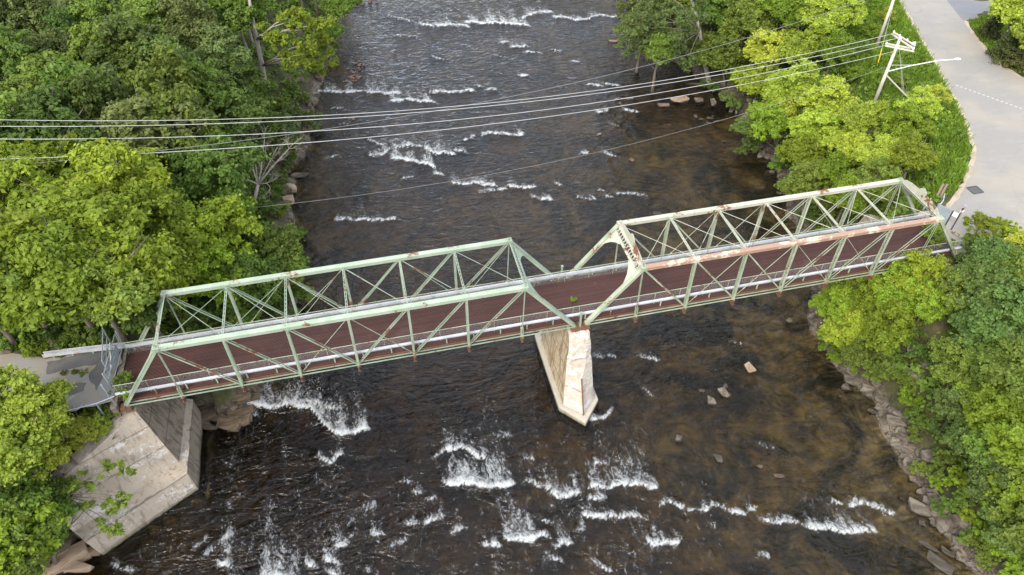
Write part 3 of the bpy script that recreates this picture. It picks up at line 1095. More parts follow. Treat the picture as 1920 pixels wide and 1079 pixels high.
def truss_span(label, xs, mats, hip, rail_to):
    """xs: nine lower panel points; hip: x of the seven upper points"""
    t = thing('truss_span', label, 'truss bridge', (xs[4], 3.13, 0))
    org = Vector(t.location)
    inv = Matrix.Translation(-org)

    def put(mb, name, m, **kw):
        o = mb.build(name, m, t, **kw)
        o.data.transform(inv)
        return o

    mt = mats
    for side, y in ((0, 0.0), (1, W)):
        ch = mt['near_chord'] if side == 0 else mt['far_chord']
        pm = mt['post'] if side == 0 else mt['far_post']
        # top chord: a plate on two channels, spliced at the panel points
        c = MB()
        c.bar((hip[0], y, H + 0.13), (hip[6], y, H + 0.13), 0.50, 0.03)
        for s in (-1, 1):
            c.bar((hip[0], y + s * 0.19, H - 0.05), (hip[6], y + s * 0.19, H - 0.05), 0.05, 0.33)
        for x in hip[1:6]:
            c.box((x - 0.28, y - 0.236, H - 0.13), (x + 0.28, y + 0.236, H + 0.112))
            c.bar((x - 0.3, y, H + 0.152), (x + 0.3, y, H + 0.152), 0.44, 0.012)
        put(c, 'top_chord', ch)
        for e, hx, ex in ((0, hip[0], xs[0]), (1, hip[6], xs[8])):
            c = MB()
            up = Vector((hx - ex, 0, 0)).cross(Vector((0, 1, 0)))
            d = (Vector((ex, y, 0)) - Vector((hx, y, H))).normalized()
            nn = d.cross(Vector((0, 1, 0)))
            if nn.z < 0:
                nn = -nn
            c.bar(Vector((hx, y, H)) + nn * 0.13, Vector((ex, y, -0.1)) + nn * 0.13, 0.48, 0.03, nn)
            for s in (-1, 1):
                c.bar(Vector((hx, y + s * 0.18, H)), Vector((ex, y + s * 0.18, -0.1)), 0.05, 0.30, nn)
            c.box((hx - 0.27, y - 0.275, H - 0.2), (hx + 0.27, y + 0.275, H + 0.172))
            c.tube([(hx, y, H + 0.15), (hx, y, H + 0.32)], 0.10, 8)
            c.tube([(hx, y, H + 0.32), (hx, y, H + 0.46)], [0.06, 0.03], 8)
            put(c, 'end_post', mt['end_near'] if (side == 0) else mt['end_far'])
            sh = MB()
            sh.box((ex - 0.42, y - 0.3, -0.52), (ex + 0.42, y + 0.3, -0.12))
            sh.tube([(ex, y - 0.36, 0.02), (ex, y + 0.36, 0.02)], 0.1, 8)
            put(sh, 'bearing_shoe', M['rusty'])
        for i in range(2, 7):
            c = MB()
            lattice_post(c, (xs[i], y, -0.1), (hip[i - 1], y, H - 0.1))
            put(c, 'vertical_post', pm)
        for i in (1, 7):
            c = MB()
            for s in (-1, 1):
                c.bar((xs[i], y + s * 0.09, 0.15), (hip[i - 1], y + s * 0.09, H - 0.1), 0.04, 0.05)
            c.bar((xs[i], y, -0.35), (xs[i], y, 1.0), 0.22, 0.26, (1, 0, 0))
            put(c, 'hip_hanger', mt['post'])
        for i, j in ((1, 2), (2, 3), (3, 4), (5, 4), (6, 5), (7, 6)):
            c = MB()
            for s in (-1, 1):
                c.bar((hip[i - 1], y + s * 0.12, H - 0.1), (xs[j], y + s * 0.12, 0.0), 0.028, 0.115)
            put(c, 'diagonal', mt['diag'])
        for i, j in ((4, 3), (4, 5), (3, 2), (5, 6)):
            if (i, j) in ((3, 2), (5, 6)) and side == 0 and not mt.get('extra'):
                continue
            c = MB()
            c.tube([(hip[i - 1], y, H - 0.1), (xs[j], y, 0.05)], 0.03, 6)
            m_ = Vector((hip[i - 1], y, H - 0.1)).lerp(Vector((xs[j], y, 0.05)), 0.8)
            n_ = Vector((hip[i - 1], y, H - 0.1)).lerp(Vector((xs[j], y, 0.05)), 0.84)
            c.tube([m_, n_], 0.06, 6)
            put(c, 'counter_rod', mt['diag'])
        c = MB()
        for s in (-1, 1):
            c.bar((xs[0], y + s * 0.16, 0.0), (xs[8], y + s * 0.16, 0.0), 0.035, 0.14)
        for i in range(1, 8):
            c.tube([(xs[i], y - 0.28, 0.0), (xs[i], y + 0.28, 0.0)], 0.07, 8)
        put(c, 'bottom_chord', mt['bottom'])
    # portals, top struts and top lateral rods
    for hx, ex, s in ((hip[0], xs[0], -1), (hip[6], xs[8], 1)):
        c = MB()
        portal(c, hx, s, ex, 0)
        put(c, 'portal_strut', mt['portal'])
        if mt.get('extra'):
            c = MB()
            prof = [(0.25, 0.12), (0.7, 0.45), (1.5, 0.62), (2.55, 0.70), (2.75, 0.95), (2.95, 1.12), (W / 2, 1.16)]
            prof = prof + [(W - a_, b_) for a_, b_ in prof[-2::-1]]
            pts = [(y_, H + 0.14 + z_) for y_, z_ in prof] + [(W - 0.25, H + 0.02), (0.25, H + 0.02)]
            n_ = len(pts)
            c.add([(hx - 0.02, *p) for p in pts] + [(hx + 0.02, *p) for p in pts],
                  [tuple(range(n_)), tuple(range(2 * n_ - 1, n_ - 1, -1))] + [(i, i + n_, (i + 1) % n_ + n_, (i + 1) % n_) for i in range(n_)])
            put(c, 'crest_plate', mt['portal'])
    for x in hip[1:6]:
        c = MB()
        for s in (-1, 1):
            c.bar((x + s * 0.07, 0.22, H - 0.02), (x + s * 0.07, W - 0.22, H - 0.02), 0.05, 0.12)
        for k in range(12):
            ya = 0.3 + (W - 0.6) * k / 12
            yb = 0.3 + (W - 0.6) * (k + 1) / 12
            sg = 1 if k % 2 else -1
            c.bar((x - sg * 0.07, ya, H + 0.045), (x + sg * 0.07, yb, H + 0.045), 0.04, 0.01)
        put(c, 'top_strut', mt['strut'])
    for i in range(6):
        for a, b in (((hip[i], 0.2), (hip[i + 1], W - 0.2)), ((hip[i], W - 0.2), (hip[i + 1], 0.2))):
            c = MB()
            c.tube([(*a, H - 0.02 - 0.06 * (a[1] < 1)), (*b, H - 0.02 - 0.06 * (a[1] < 1))], 0.026, 6)
            put(c, 'lateral_rod', mt['rod'])
    # floor system
    for i in range(0, 9):
        c = MB()
        c.bar((xs[i], -0.34, -0.16), (xs[i], W + 0.34, -0.16), 0.26, 0.03)
        c.bar((xs[i], -0.34, -0.72), (xs[i], W + 0.34, -0.72), 0.26, 0.03)
        c.bar((xs[i], -0.34, -0.44), (xs[i], W + 0.34, -0.44), 0.03, 0.53)
        put(c, 'floor_beam', M['rusty'])
    for y in (0.42, 1.5, 2.6, 3.66, 4.76, W - 0.42):
        c = MB()
        c.bar((xs[0] + 0.02, y, 0.02), (xs[8] - 0.02, y, 0.02), 0.16, 0.29)
        put(c, 'stringer', M['rusty'] if y > 1 else mt['fascia'])
    c = MB()
    x0, x1 = rail_to
    c.box((x0, 0.34, 0.18), (x1, W - 0.34, 0.32))
    put(c, 'deck', M['deck'])
    for side, y, ysn in ((0, 0.46, 1), (1, W - 0.46, -1)):
        c = MB()
        # w-beam guard rail: three bands
        for dz, off, hh in ((0.11, 0.0, 0.12), (0.0, 0.05, 0.11), (-0.11, 0.0, 0.12)):
            c.bar((x0, y + ysn * off, 0.98 + dz), (x1, y + ysn * off, 0.98 + dz), 0.07, hh)
        c.bar((x0, y - ysn * 0.11, 1.10), (x1, y - ysn * 0.11, 1.10), 0.14, 0.05)
        put(c, 'guard_rail', M['rail'])
        for x in np.arange(x0 + 0.6, x1, 2.5):
            c = MB()
            c.bar((x, y - ysn * 0.12, 0.30), (x, y - ysn * 0.12, 1.07), 0.1, 0.1)
            put(c, 'rail_post', mt['post'])
        yp = 0.72 if side == 0 else W - 0.72
        c = MB()
        c.tube([(x0, yp, 1.78), (x1, yp, 1.78)], 0.035, 6)
        for x in np.arange(x0 + 0.1, x1, 2.5):
            c.bar((x, yp, 0.3), (x, yp, 1.78), 0.035, 0.035)
        put(c, 'pipe_rail', mt['pipe'])
        c = MB()
        c.add([(x0, yp + 0.03, 0.34), (x1, yp + 0.03, 0.34), (x1, yp + 0.03, 1.76), (x0, yp + 0.03, 1.76)], [(0, 1, 2, 3)])
        put(c, 'wire_fence', M['wire_mesh'])
    return t


xl = [-40.15] + [-0.55 - (8 - i) * 5.0 for i in range(1, 8)] + [-0.42]
xr = [0.52] + [0.5 + i * 5.0 + 0.05 for i in range(1, 8)] + [40.45]
hl = [-0.5 - (7 - i) * 5.0 for i in range(0, 7)]
hl = [x + o for x, o in zip(hl, (-0.1, 0, 0, 0, 0, 0, 0.18))]
hr = [0.5 + (i + 1) * 5.0 for i in range(0, 7)]
G_, C_ = M['green'], M['cream']
truss_span('mint green steel truss span on the left, reaching the fenced-off abandoned road', xl,
           dict(near_chord=M['green_far'], far_chord=M['green_far'], post=M['green'], far_post=M['green'], end_near=M['green'], end_far=M['green'], diag=M['green'],
                bottom=M['green'], portal=M['green_far'], strut=M['green'], rod=M['green'], fascia=M['rusty'], pipe=M['cream_green']), hl, (-40.6, 0.0))
truss_span('cream sunlit truss span with rusty near top chord, on the right beside the pale road', xr,
           dict(near_chord=M['rusty_chord'], far_chord=M['cream'], post=M['cream_green'], far_post=M['cream_green'], end_near=M['cream_green'], end_far=M['cream_green'], diag=M['cream_green'],
                bottom=M['cream_green'], portal=M['cream'], strut=M['cream'], rod=M['cream'], fascia=M['rusty'], pipe=M['cream_green'], extra=True), hr, (0.012, 40.75))
# loose stub posts over the pier
for y, lb in ((-0.08, 'short green stub post between the truss feet on the near pier end'), (W + 0.08, 'short green stub post between the truss feet on the far pier end')):
    c = MB()
    c.bar((0.03, y, -0.55), (0.03, y, 1.75), 0.16, 0.16, (1, 0, 0))
    c.bar((0.03, y, 1.72), (0.03, y, 1.76), 0.22, 0.22, (1, 0, 0))
    tag(c.build('stub_post', M['green']), lb, 'post', 'stub posts over the pier')


# ------------------------------------------------------------------ pier
def weather(o, cuts, amp, scale=0.7):
    """break the dead flat faces: cut them up and push the points about"""
    bm = bmesh.new()
    bm.from_mesh(o.data)
    bmesh.ops.remove_doubles(bm, verts=bm.verts[:], dist=0.002)
    bmesh.ops.triangulate(bm, faces=bm.faces[:])
    for _ in range(cuts):
        bmesh.ops.subdivide_edges(bm, edges=[e for e in bm.edges if e.calc_length() > 0.5], cuts=1)
        bmesh.ops.triangulate(bm, faces=bm.faces[:])
    bm.normal_update()
    vs = bm.verts[:]
    co = np.array([v.co[:] for v in vs])
    a = fbm(co[:, 0] + co[:, 2] * 1.3, co[:, 1] - co[:, 2] * 0.8, scale, 4, 2) - 0.5
    b_ = fbm(co[:, 0] * 1.1 - co[:, 2] * 0.7, co[:, 1] + co[:, 2] * 1.7, scale * 2.7, 3, 4) - 0.5
    for v, p, q in zip(vs, a, b_):
        v.co += v.normal * float(p * amp + q * amp * 0.6)
    bm.to_mesh(o.data)
    bm.free()


def loft(rings, cap=True):
    n = len(rings[0])
    vs = [p for r in rings for p in r]
    fs = []
    for i in range(len(rings) - 1):
        for k in range(n):
            fs.append((i * n + k, i * n + (k + 1) % n, (i + 1) * n + (k + 1) % n, (i + 1) * n + k))
    if cap:
        fs.append(tuple(range(n - 1, -1, -1)))
        fs.append(tuple((len(rings) - 1) * n + k for k in range(n)))
    return vs, fs


def pier_ring(z, hw, ys, yt, yb, cx, tipw=0.06):
    # shoulders at ys, nose tip at yt, far end yb (counter clockwise from above)
    return [(cx - tipw, yt, z), (cx + tipw, yt, z), (cx + hw, ys, z), (cx + hw, yb, z), (cx + hw * 0.4, yb + 0.7, z), (cx - hw * 0.4, yb + 0.7, z), (cx - hw, yb, z), (cx - hw, ys, z)]


pt = thing('bridge_pier', 'tapering tan concrete pier with pointed nose standing midstream on pale footing', 'bridge pier', (-0.2, 2, WZ))
inv = Matrix.Translation(-Vector(pt.location))
b = MB()
# body: flat blunt face above, ship-bow nose below
rings = []
for z, hw, ys, yt, yb, tw in ((-9.25, 1.62, -2.2, -3.75, 7.0, 0.07), (-7.0, 1.45, -1.75, -2.95, 6.9, 0.07), (-5.2, 1.33, -1.35, -2.2, 6.85, 0.10), (-4.4, 1.28, -1.2, -1.62, 6.8, 0.45),
                              (-2.2, 1.12, -0.95, -1.15, 6.75, 0.72), (-1.2, 1.04, -0.82, -0.92, 6.7, 0.8), (-0.56, 1.0, -0.62, -0.66, 6.6, 0.85)):
    rings.append(pier_ring(z, hw, ys, yt, yb, -0.12, tw))
vs, fs = loft(rings)
b.add(vs, fs)
for i in range(len(b.f)):
    r, k = divmod(i, 8)
    if r < 6 and k in (6, 5, 2, 3, 4):
        b.mi[i] = 1
o = b.build('shaft', [M['pier_nose'], M['pier_side']], pt)
weather(o, 5, 0.20)
o.data.transform(inv)
b = MB()
vs, fs = loft([pier_ring(z, hw, ys, yt, yb, -0.12, 0.05) for z, hw, ys, yt, yb in ((-11.6, 2.12, -2.3, -4.65, 7.6), (-9.3, 2.05, -2.25, -4.6, 7.6))])
b.add(vs, fs)
o = b.build('footing', M['concrete_new'], pt, bevel=0.04)
o.data.transform(inv)
b = MB()
b.bar((-0.12, -3.82, -9.25), (-0.12, -2.32, -5.3), 0.13, 0.10, (0, -1, 0))
o = b.build('nose_plate', M['rusty'], pt)
o.data.transform(inv)

# ------------------------------------------------------------------ abutments
ab = thing('bridge_abutment', 'massive tan concrete abutment with stained sloping wing wall at left bridge end', 'abutment', (-39, 0, WZ))
inv = Matrix.Translation(-Vector(ab.location))
wdir = Vector((-0.85, -0.527, 0))
wn_ = Vector((0.527, -0.85, 0))
T = Vector((-39.45, -0.4, -0.7))
K1 = Vector((-37.95, -1.65, -7.35))
K2 = Vector((-37.2, -2.85, -7.5))
K3 = Vector((-36.75, -3.35, -11.5))
b = MB()
rows = []
for s in (0.0, 2.0, 4.5, 7.0, 9.4):
    tp = T + wdir * s + Vector((0, 0, -0.32 * s if s < 7.1 else -0.32 * 7 - 1.2))
    rows.append([tp, K1 + wdir * s, K2 + wdir * (s * 0.97), K3 + wdir * (s * 0.93), K3 + wdir * s - wn_ * 5.2, Vector((*(tp - wn_ * 1.3).xy, tp.z))])
for i in range(4):
    for k in range(6):
        a, c = rows[i], rows[i + 1]
        k2 = (k + 1) % 6
        b.add([a[k], a[k2], c[k2], c[k]], [(0, 1, 2, 3)])
b.add(rows[-1], [(5, 4, 3, 2, 1, 0)])
o = b.build('wing_wall', M['concrete'], ab)
weather(o, 5, 0.14)
o.data.transform(inv)
b = MB()
rows = []
for y in (0.0, 3.0, 6.2):
    rows.append([T + Vector((0, y, 0.12)), K1 + Vector((0.0, y * 1.18, 0)), K2 + Vector((-0.03 * y, y * 1.35, 0)), K3 + Vector((-0.03 * y, y * 1.35, 0)), Vector((-44, -1 + y, -11.5)), Vector((-41.0, -0.4 + y, -0.58))])
for i in range(2):
    for k in range(6):
        a, c = rows[i], rows[i + 1]
        k2 = (k + 1) % 6
        b.add([a[k], c[k], c[k2], a[k2]], [(0, 1, 2, 3)], 1 if k in (1,) else 0)
b.add(rows[-1], [(0, 1, 2, 3, 4, 5)])
b.box((-41.2, -0.35, -2), (-40.72, 6.6, 0.27))
o = b.build('breast_wall', [M['concrete_dark'], M['concrete']], ab)
weather(o, 4, 0.14)
o.data.transform(inv)
# upstream wing of the same abutment
b = MB()
b.add([(-39.6, 6.2, 0.1), (-38.6, 6.2, -10.5), (-40.6, 11.5, -10.5), (-41.4, 11.0, -1.6), (-40.9, 6.3, 0.1), (-41.9, 10.6, -1.6), (-42.5, 11, -10.5), (-41, 6.2, -10.5)],
      [(0, 3, 2, 1), (0, 4, 5, 3), (3, 5, 6, 2), (4, 7, 6, 5)])
o = b.build('wing_wall', M['concrete'], ab)
o.data.transform(inv)

ab2 = thing('bridge_abutment', 'grey stone abutment under the right bridge end, mostly hidden by trees', 'abutment', (40, 3, -8))
inv = Matrix.Translation(-Vector(ab2.location))
b = MB()
b.add([(39.3, -0.8, -0.58), (39.3, 7.0, -0.58), (41.6, 7.0, -0.58), (41.6, -0.8, -0.58), (37.6, -1.4, -9), (37.6, 7.6, -9), (44, 7.6, -9), (44, -1.4, -9)],
      [(0, 3, 2, 1), (0, 1, 5, 4), (1, 2, 6, 5), (2, 3, 7, 6), (3, 0, 4, 7)][1:] + [(0, 1, 2, 3)])
o = b.build('breast_wall', M['concrete'], ab2, bevel=0.05)
o.data.transform(inv)
b = MB()
b.box((40.86, -0.5, -1.2), (41.25, 6.8, 0.27))
b.add([(37.6, 7.61, -9), (38.6, 7.2, -1.2), (38.4, 11.5, -3.0), (37.2, 12.4, -9.2), (39.3, 7.2, -1.2), (39.1, 11.5, -3.0), (40, 7.6, -9), (40, 12, -9)],
      [(0, 1, 2, 3), (1, 4, 5, 2), (4, 6, 7, 5), (3, 2, 5, 7)])
o = b.build('wing_wall', M['concrete'], ab2)
o.data.transform(inv)



# ------------------------------------------------------------------ trees
def leaf_cloud(rs, C, R, NL, leaf, outward=0.55, up=0.45, squash=0.8):
    """leaves on clumps: C (n,3) centres, R (n,) radii, NL (n,) leaf counts -> quads"""
    idx = np.repeat(np.arange(len(C)), NL)
    n = len(idx)
    d = rs.normal(size=(n, 3))
    d /= np.linalg.norm(d, axis=1)[:, None]
    d[:, 2] = np.where((d[:, 2] < -0.25) & (rs.rand(n) < 0.7), -d[:, 2], d[:, 2])
    r = rs.rand(n) ** 0.45
    r = np.where(rs.rand(n) < 0.30, r * (1.1 + 1.0 * rs.rand(n)), r)
    P = C[idx] + d * (R[idx] * r)[:, None] * np.array([1, 1, squash])
    nrm = d * outward + np.array([0, 0, up]) + rs.normal(size=(n, 3)) * 0.42
    nrm /= np.linalg.norm(nrm, axis=1)[:, None]
    t = np.cross(nrm, rs.normal(size=(n, 3)))
    t /= np.linalg.norm(t, axis=1)[:, None] + 1e-9
    b = np.cross(nrm, t)
    s = leaf * (0.55 + 0.9 * rs.rand(n))[:, None]
    V = np.stack([P - t * s * 0.62, P + b * s * 0.36 + nrm * s * 0.08, P + t * s * 0.62, P - b * s * 0.36 + nrm * s * 0.08], 1).reshape(-1, 3)
    F = np.arange(n * 4).reshape(n, 4)
    return V, F


CROWN_R = 4.0


def crown_mesh(seed, lobes, clumps, leaves, leaf, tall=1.0, airy=0.0):
    """irregular crown about the origin: a few lobes, each a shell of leaf clumps"""
    rs = np.random.RandomState(seed)
    C, R = [], []
    for i in range(lobes):
        an = 2 * math.pi * (i + rs.rand() * 0.7) / max(1, lobes - 1)
        rr = 0 if i == 0 else CROWN_R * (0.40 + 0.34 * rs.rand())
        lc = np.array([math.cos(an) * rr, math.sin(an) * rr, CROWN_R * tall * ((0.35 if i == 0 else -0.1) + 0.35 * (rs.rand() - 0.5))])
        lr = CROWN_R * (0.42 + 0.26 * rs.rand()) * (1.1 if i == 0 else 0.92)
        n = int(clumps / lobes)
        d = rs.normal(size=(n, 3))
        d /= np.linalg.norm(d, axis=1)[:, None]
        d[:, 2] = np.where(d[:, 2] < -0.35, -d[:, 2] * 0.7, d[:, 2])
        rad = lr * (0.40 + 0.72 * rs.rand(n) ** 0.75)
        p = lc + d * rad[:, None] * np.array([1, 1, 0.85 * tall])
        C.append(p)
        R.append(CROWN_R * (0.055 + 0.13 * rs.rand(n) ** 1.5) * (1 - 0.2 * airy))
    C = np.concatenate(C)
    R = np.concatenate(R)
    NL = np.maximum(8, (leaves * R ** 2 / (R ** 2).sum()).astype(int))
    V, F = leaf_cloud(rs, C, R, NL, leaf)
    return np_mesh('crown', V, F, LEAF['mid'])


CROWNS = [crown_mesh(11 + i, 5 + i % 3, 210, 23000, 0.33, 1.0 + 0.12 * (i % 3)) for i in range(7)]
AIRY = [crown_mesh(51 + i, 5, 105, 9500, 0.33, 1.25, 0.5) for i in range(3)]
SHRUBS = [crown_mesh(71 + i, 4, 44, 6500, 0.52, 0.8) for i in range(4)]


def limb_mesh(name, seed, material, limbs=6, h=1.0, spread=0.34, thick=0.030):
    """a unit tree skeleton: trunk up to z = 1 with limbs reaching into the crown"""
    rs = random.Random(seed)
    mb = MB()
    pts = [Vector((0, 0, -0.06))]
    for k in range(1, 8):
        t = k / 7
        pts.append(Vector((rs.uniform(-1, 1) * 0.025 * t, rs.uniform(-1, 1) * 0.025 * t, t)))
    mb.tube(pts, [thick * (1.35 if k == 0 else 1.05 - 0.85 * k / 7) for k in range(8)], 7)
    for i in range(limbs):
        t = 0.42 + 0.5 * (i + rs.random() * 0.5) / limbs
        k = min(6, int(t * 7))
        p = pts[k].lerp(pts[k + 1], t * 7 - k)
        an = 2.4 * i + rs.random()
        L = spread * (0.7 + 0.5 * rs.random())
        q = [p]
        for j in range(1, 5):
            u = j / 4
            q.append(p + Vector((math.cos(an + 0.3 * u) * L * u, math.sin(an + 0.3 * u) * L * u, L * (0.75 * u + 0.15 * u * u))))
        r = thick * (0.55 - 0.3 * t)
        mb.tube(q, [r * (1 - 0.8 * j / 4) for j in range(5)], 5)
        e = q[2]
        mb.tube([e, e + Vector((math.cos(an + 1.1), math.sin(an + 1.1), 1.0)) * L * 0.35], [r * 0.5, r * 0.12], 4)
    me = bpy.data.meshes.new(name)
    me.from_pydata(mb.v, [], mb.f)
    me.materials.append(material)
    me.polygons.foreach_set('use_smooth', [True] * len(me.polygons))
    return me


TRUNKS = [limb_mesh('trunk', 5 + i, M['bark']) for i in range(3)]
TRUNKS_PALE = [limb_mesh('trunk', 15 + i, M['bark_pale'], limbs=5, thick=0.024) for i in range(2)]
STEMS = [limb_mesh('stem', 25 + i, M['bark'], limbs=6, spread=0.5, thick=0.035) for i in range(2)]
rnd = random.Random(4)


def gz(x, y):
    return float(ground(np.array([x]), np.array([y]))[0])


def solve(u, v, h):
    """where something whose middle shows at pixel u, v stands, if the middle is h above the ground"""
    z = -4.0
    for _ in range(14):
        p = at(u, v, z)
        z = 0.5 * z + 0.5 * (max(gz(p.x, p.y), WZ + 0.3) + h)
    p = at(u, v, z)
    return p.x, p.y, z - h


LANDMARKS = [((490, 320), 'the bleached dead tree'), ((515, 130), 'the tall pale trunk'), ((230, 690), 'the left bridge end'), ((1670, 130), 'the crossarm pole'),
             ((1648, 50), 'the bare leaning pole'), ((1780, 420), 'the right bridge end'), ((250, 880), 'the concrete wing wall'), ((1745, 852), 'the lone shore boulder'),
             ((1800, 975), 'the pale shore boulders'), ((1310, 110), 'the slanting pale trunk'), ((60, 240), 'the cables on the left'), ((300, 540), 'the left truss hip'),
             ((1450, 300), 'the rocky right bank'), ((1880, 80), 'the roadside conifer'), ((1610, 710), 'the shore rock cave'), ((1860, 560), 'the thicket below road'),
             ((250, 120), 'the left wood'), ((60, 960), 'the lower left corner')]


def where(u, v, used=()):
    best = sorted(LANDMARKS, key=lambda l: math.hypot(l[0][0] - u, l[0][1] - v))[0]
    du, dv = u - best[0][0], v - best[0][1]
    dist = math.hypot(du, dv)
    if abs(du) > abs(dv) * 1.4:
        side = 'right of' if du > 0 else 'left of'
    else:
        side = 'this side of' if dv > 0 else 'beyond'
    near = 'close' if dist < 75 else ('a little way' if dist < 150 else 'well away')
    if near == 'well away':
        return 'well %s %s' % (side, best[1])
    if near == 'close':
        return 'just %s %s' % (side, best[1])
    return 'a little %s %s' % (side, best[1])


TINTWORD = {'dark': 'dark green', 'mid': 'mid green', 'lime': 'bright lime green', 'gold': 'sunlit yellow green', 'blue': 'cool blue green', 'olive': 'dull olive green', 'conifer': 'dark needled'}
SEEN = {}


def unique(lb, o):
    SEEN.setdefault(lb, []).append(o)


def tree(u, v, r, tint, h=None, name='broadleaf_tree', airy=False, pale=False, label=None, group=None, tall=None, lean=0.0, sit=None):
    """u, v: photo pixel of the crown's middle; r crown radius; h crown middle above ground"""
    h = h or (r * 0.95 + 2.2 + rnd.random() * 2.0)
    if sit is None:
        x, y, z = solve(u, v, h)
    else:
        p_ = at(u, v, sit + h)
        x, y, z = p_.x, p_.y, sit
    if name == 'shrub':
        me = SHRUBS[rnd.randrange(4)]
    else:
        me = (AIRY if airy else CROWNS)[rnd.randrange(3 if airy else 7)]
    kind = 'shrub' if name == 'shrub' else 'tree'
    size = ('low ' if r < 1.5 else '') if kind == 'shrub' else ('big ' if r > 4.6 else ('slim ' if r < 3.3 else ''))
    lb = label or '%s%s%s %s %s' % (size, 'sparse ' if airy else '', TINTWORD[tint], 'bush' if kind == 'shrub' else 'tree', where(u, v).replace('a little ', '') if airy else where(u, v))
    ox = oy = 0.0
    dd, rt = shore_d(np.array([x]), np.array([y]))
    if dd[0] < 0.8 and sit is None:
        bx = float(np.interp(y, RSH[:, 1], RSH[:, 0])) + 1.2 if rt[0] else float(np.interp(y, LSH[:, 1], LSH[:, 0])) - 1.2
        bz = gz(bx, y)
        if bz > WZ and abs(bx - x) < 9:
            ox, x = x - bx, bx
            h = z + h - bz
            z = bz
    t = thing(name, lb, kind, (x, y, z), group or ('shrubs along the river banks' if kind == 'shrub' else 'trees of the river banks'))
    if not label:
        unique(lb, (t, u, v))
    c = link('crown', me, t)
    s = r / CROWN_R
    tz = tall or rnd.uniform(0.85, 1.2)
    c.scale = (s * rnd.uniform(0.92, 1.1), s * rnd.uniform(0.92, 1.1), s * tz)
    c.rotation_euler = (0, lean, rnd.uniform(0, 6.28))
    c.location = (ox, oy, h)
    c.material_slots[0].link = 'OBJECT'
    c.material_slots[0].material = LEAF[tint]
    if kind == 'shrub':
        k = link('stem', STEMS[rnd.randrange(2)], t)
        k.scale = (h * 1.1, h * 1.1, h * 1.1)
    else:
        k = link('trunk', (TRUNKS_PALE if pale else TRUNKS)[rnd.randrange(2)], t)
        hh = h + r * 0.55
        q = min(hh, 13)
        k.scale = (q, q, hh)
    k.rotation_euler = (0, 0, rnd.uniform(0, 6.28)) if not ox else Vector((ox, oy, h)).to_track_quat('Z', 'Y').to_euler()
    return t


def pip(u, v, poly):
    return bool(inside(np.array([float(u)]), np.array([float(v)]), poly)[0])


def wood(poly, step, tints, rlo, rhi, jit=0.33, airy=0.12, h=None, pale=0.1, row=0.86):
    us = [p[0] for p in poly]
    vs = [p[1] for p in poly]
    v = min(vs)
    k = 0
    while v < max(vs):
        sc = step * (0.82 + 0.36 * max(0, min(1, v / 1079)))
        u = min(us) + (sc / 2 if k % 2 else 0)
        while u < max(us):
            a, b = u + rnd.uniform(-jit, jit) * sc, v + rnd.uniform(-jit, jit) * sc
            if pip(a, b, poly):
                ti = tints[rnd.randrange(len(tints))]
                tree(a, b, rnd.uniform(rlo, rhi), ti, airy=rnd.random() < airy, pale=rnd.random() < pale, h=h(rnd) if h else None)
            u += sc
        v += sc * row
        k += 1


# the wood on the left bank
wood([(-90, -80), (640, -80), (622, -25), (470, 5), (462, 190), (515, 235), (515, 265), (440, 285), (425, 400), (400, 395), (330, 330), (180, 255), (-90, 270)], 88, ['dark', 'mid', 'mid', 'dark', 'olive', 'blue'], 3.4, 4.9)
for u, v, r, ti in ((640, 10, 3.0, 'mid'), (622, 60, 2.2, 'mid'), (478, 238, 3.0, 'dark'), (520, 262, 2.4, 'mid'), (400, 325, 2.6, 'dark')):
    tree(u, v, r, ti, h=r + 2.2)
for u, v, r, ti in ((540, 212, 1.7, 'olive'), (570, 222, 1.5, 'olive'), (520, 195, 1.5, 'mid'), (545, 165, 1.3, 'mid'), (490, 200, 1.8, 'mid'), (585, 235, 1.1, 'olive'), (525, 335, 1.3, 'mid'), (515, 360, 1.4, 'dark'), (450, 385, 1.6, 'dark'), (500, 395, 1.5, 'dark'), (600, 92, 1.5, 'mid'), (592, 128, 1.3, 'mid'), (575, 185, 1.2, 'olive'), (553, 262, 1.4, 'mid'), (545, 300, 1.3, 'dark'), (590, 215, 1.0, 'olive'), (532, 395, 1.2, 'mid'), (548, 440, 1.4, 'mid'), (625, 88, 1.2, 'mid')):
    tree(u, v, r, ti, name='shrub', h=1.2)
# the bright clump beyond the left bridge end
for u, v, r, ti in ((95, 330, 4.6, 'lime'), (215, 345, 4.2, 'lime'), (20, 380, 4.6, 'lime'), (150, 430, 5.0, 'lime'), (275, 420, 4.4, 'lime'), (35, 490, 4.8, 'lime'), (340, 455, 3.6, 'lime'),
                    (425, 430, 3.4, 'lime'), (505, 470, 3.4, 'mid'), (230, 510, 4.6, 'lime'), (110, 515, 4.6, 'lime'), (400, 505, 3.6, 'lime'), (310, 530, 3.4, 'lime'), (470, 530, 3.0, 'mid'), (540, 500, 2.6, 'mid'),
                    (-50, 440, 4.6, 'lime'), (-60, 530, 4.4, 'mid'), (30, 535, 4.0, 'mid'), (180, 550, 3.6, 'mid'), (270, 570, 2.6, 'dark')):
    tree(u, v, r, ti)
for u, v, r, ti in ((395, 560, 2.4, 'dark'), (445, 590, 2.2, 'mid'), (520, 575, 2.0, 'dark'), (350, 600, 2.2, 'dark'), (560, 545, 1.8, 'mid')):
    tree(u, v, r, ti, name='shrub', h=1.8)
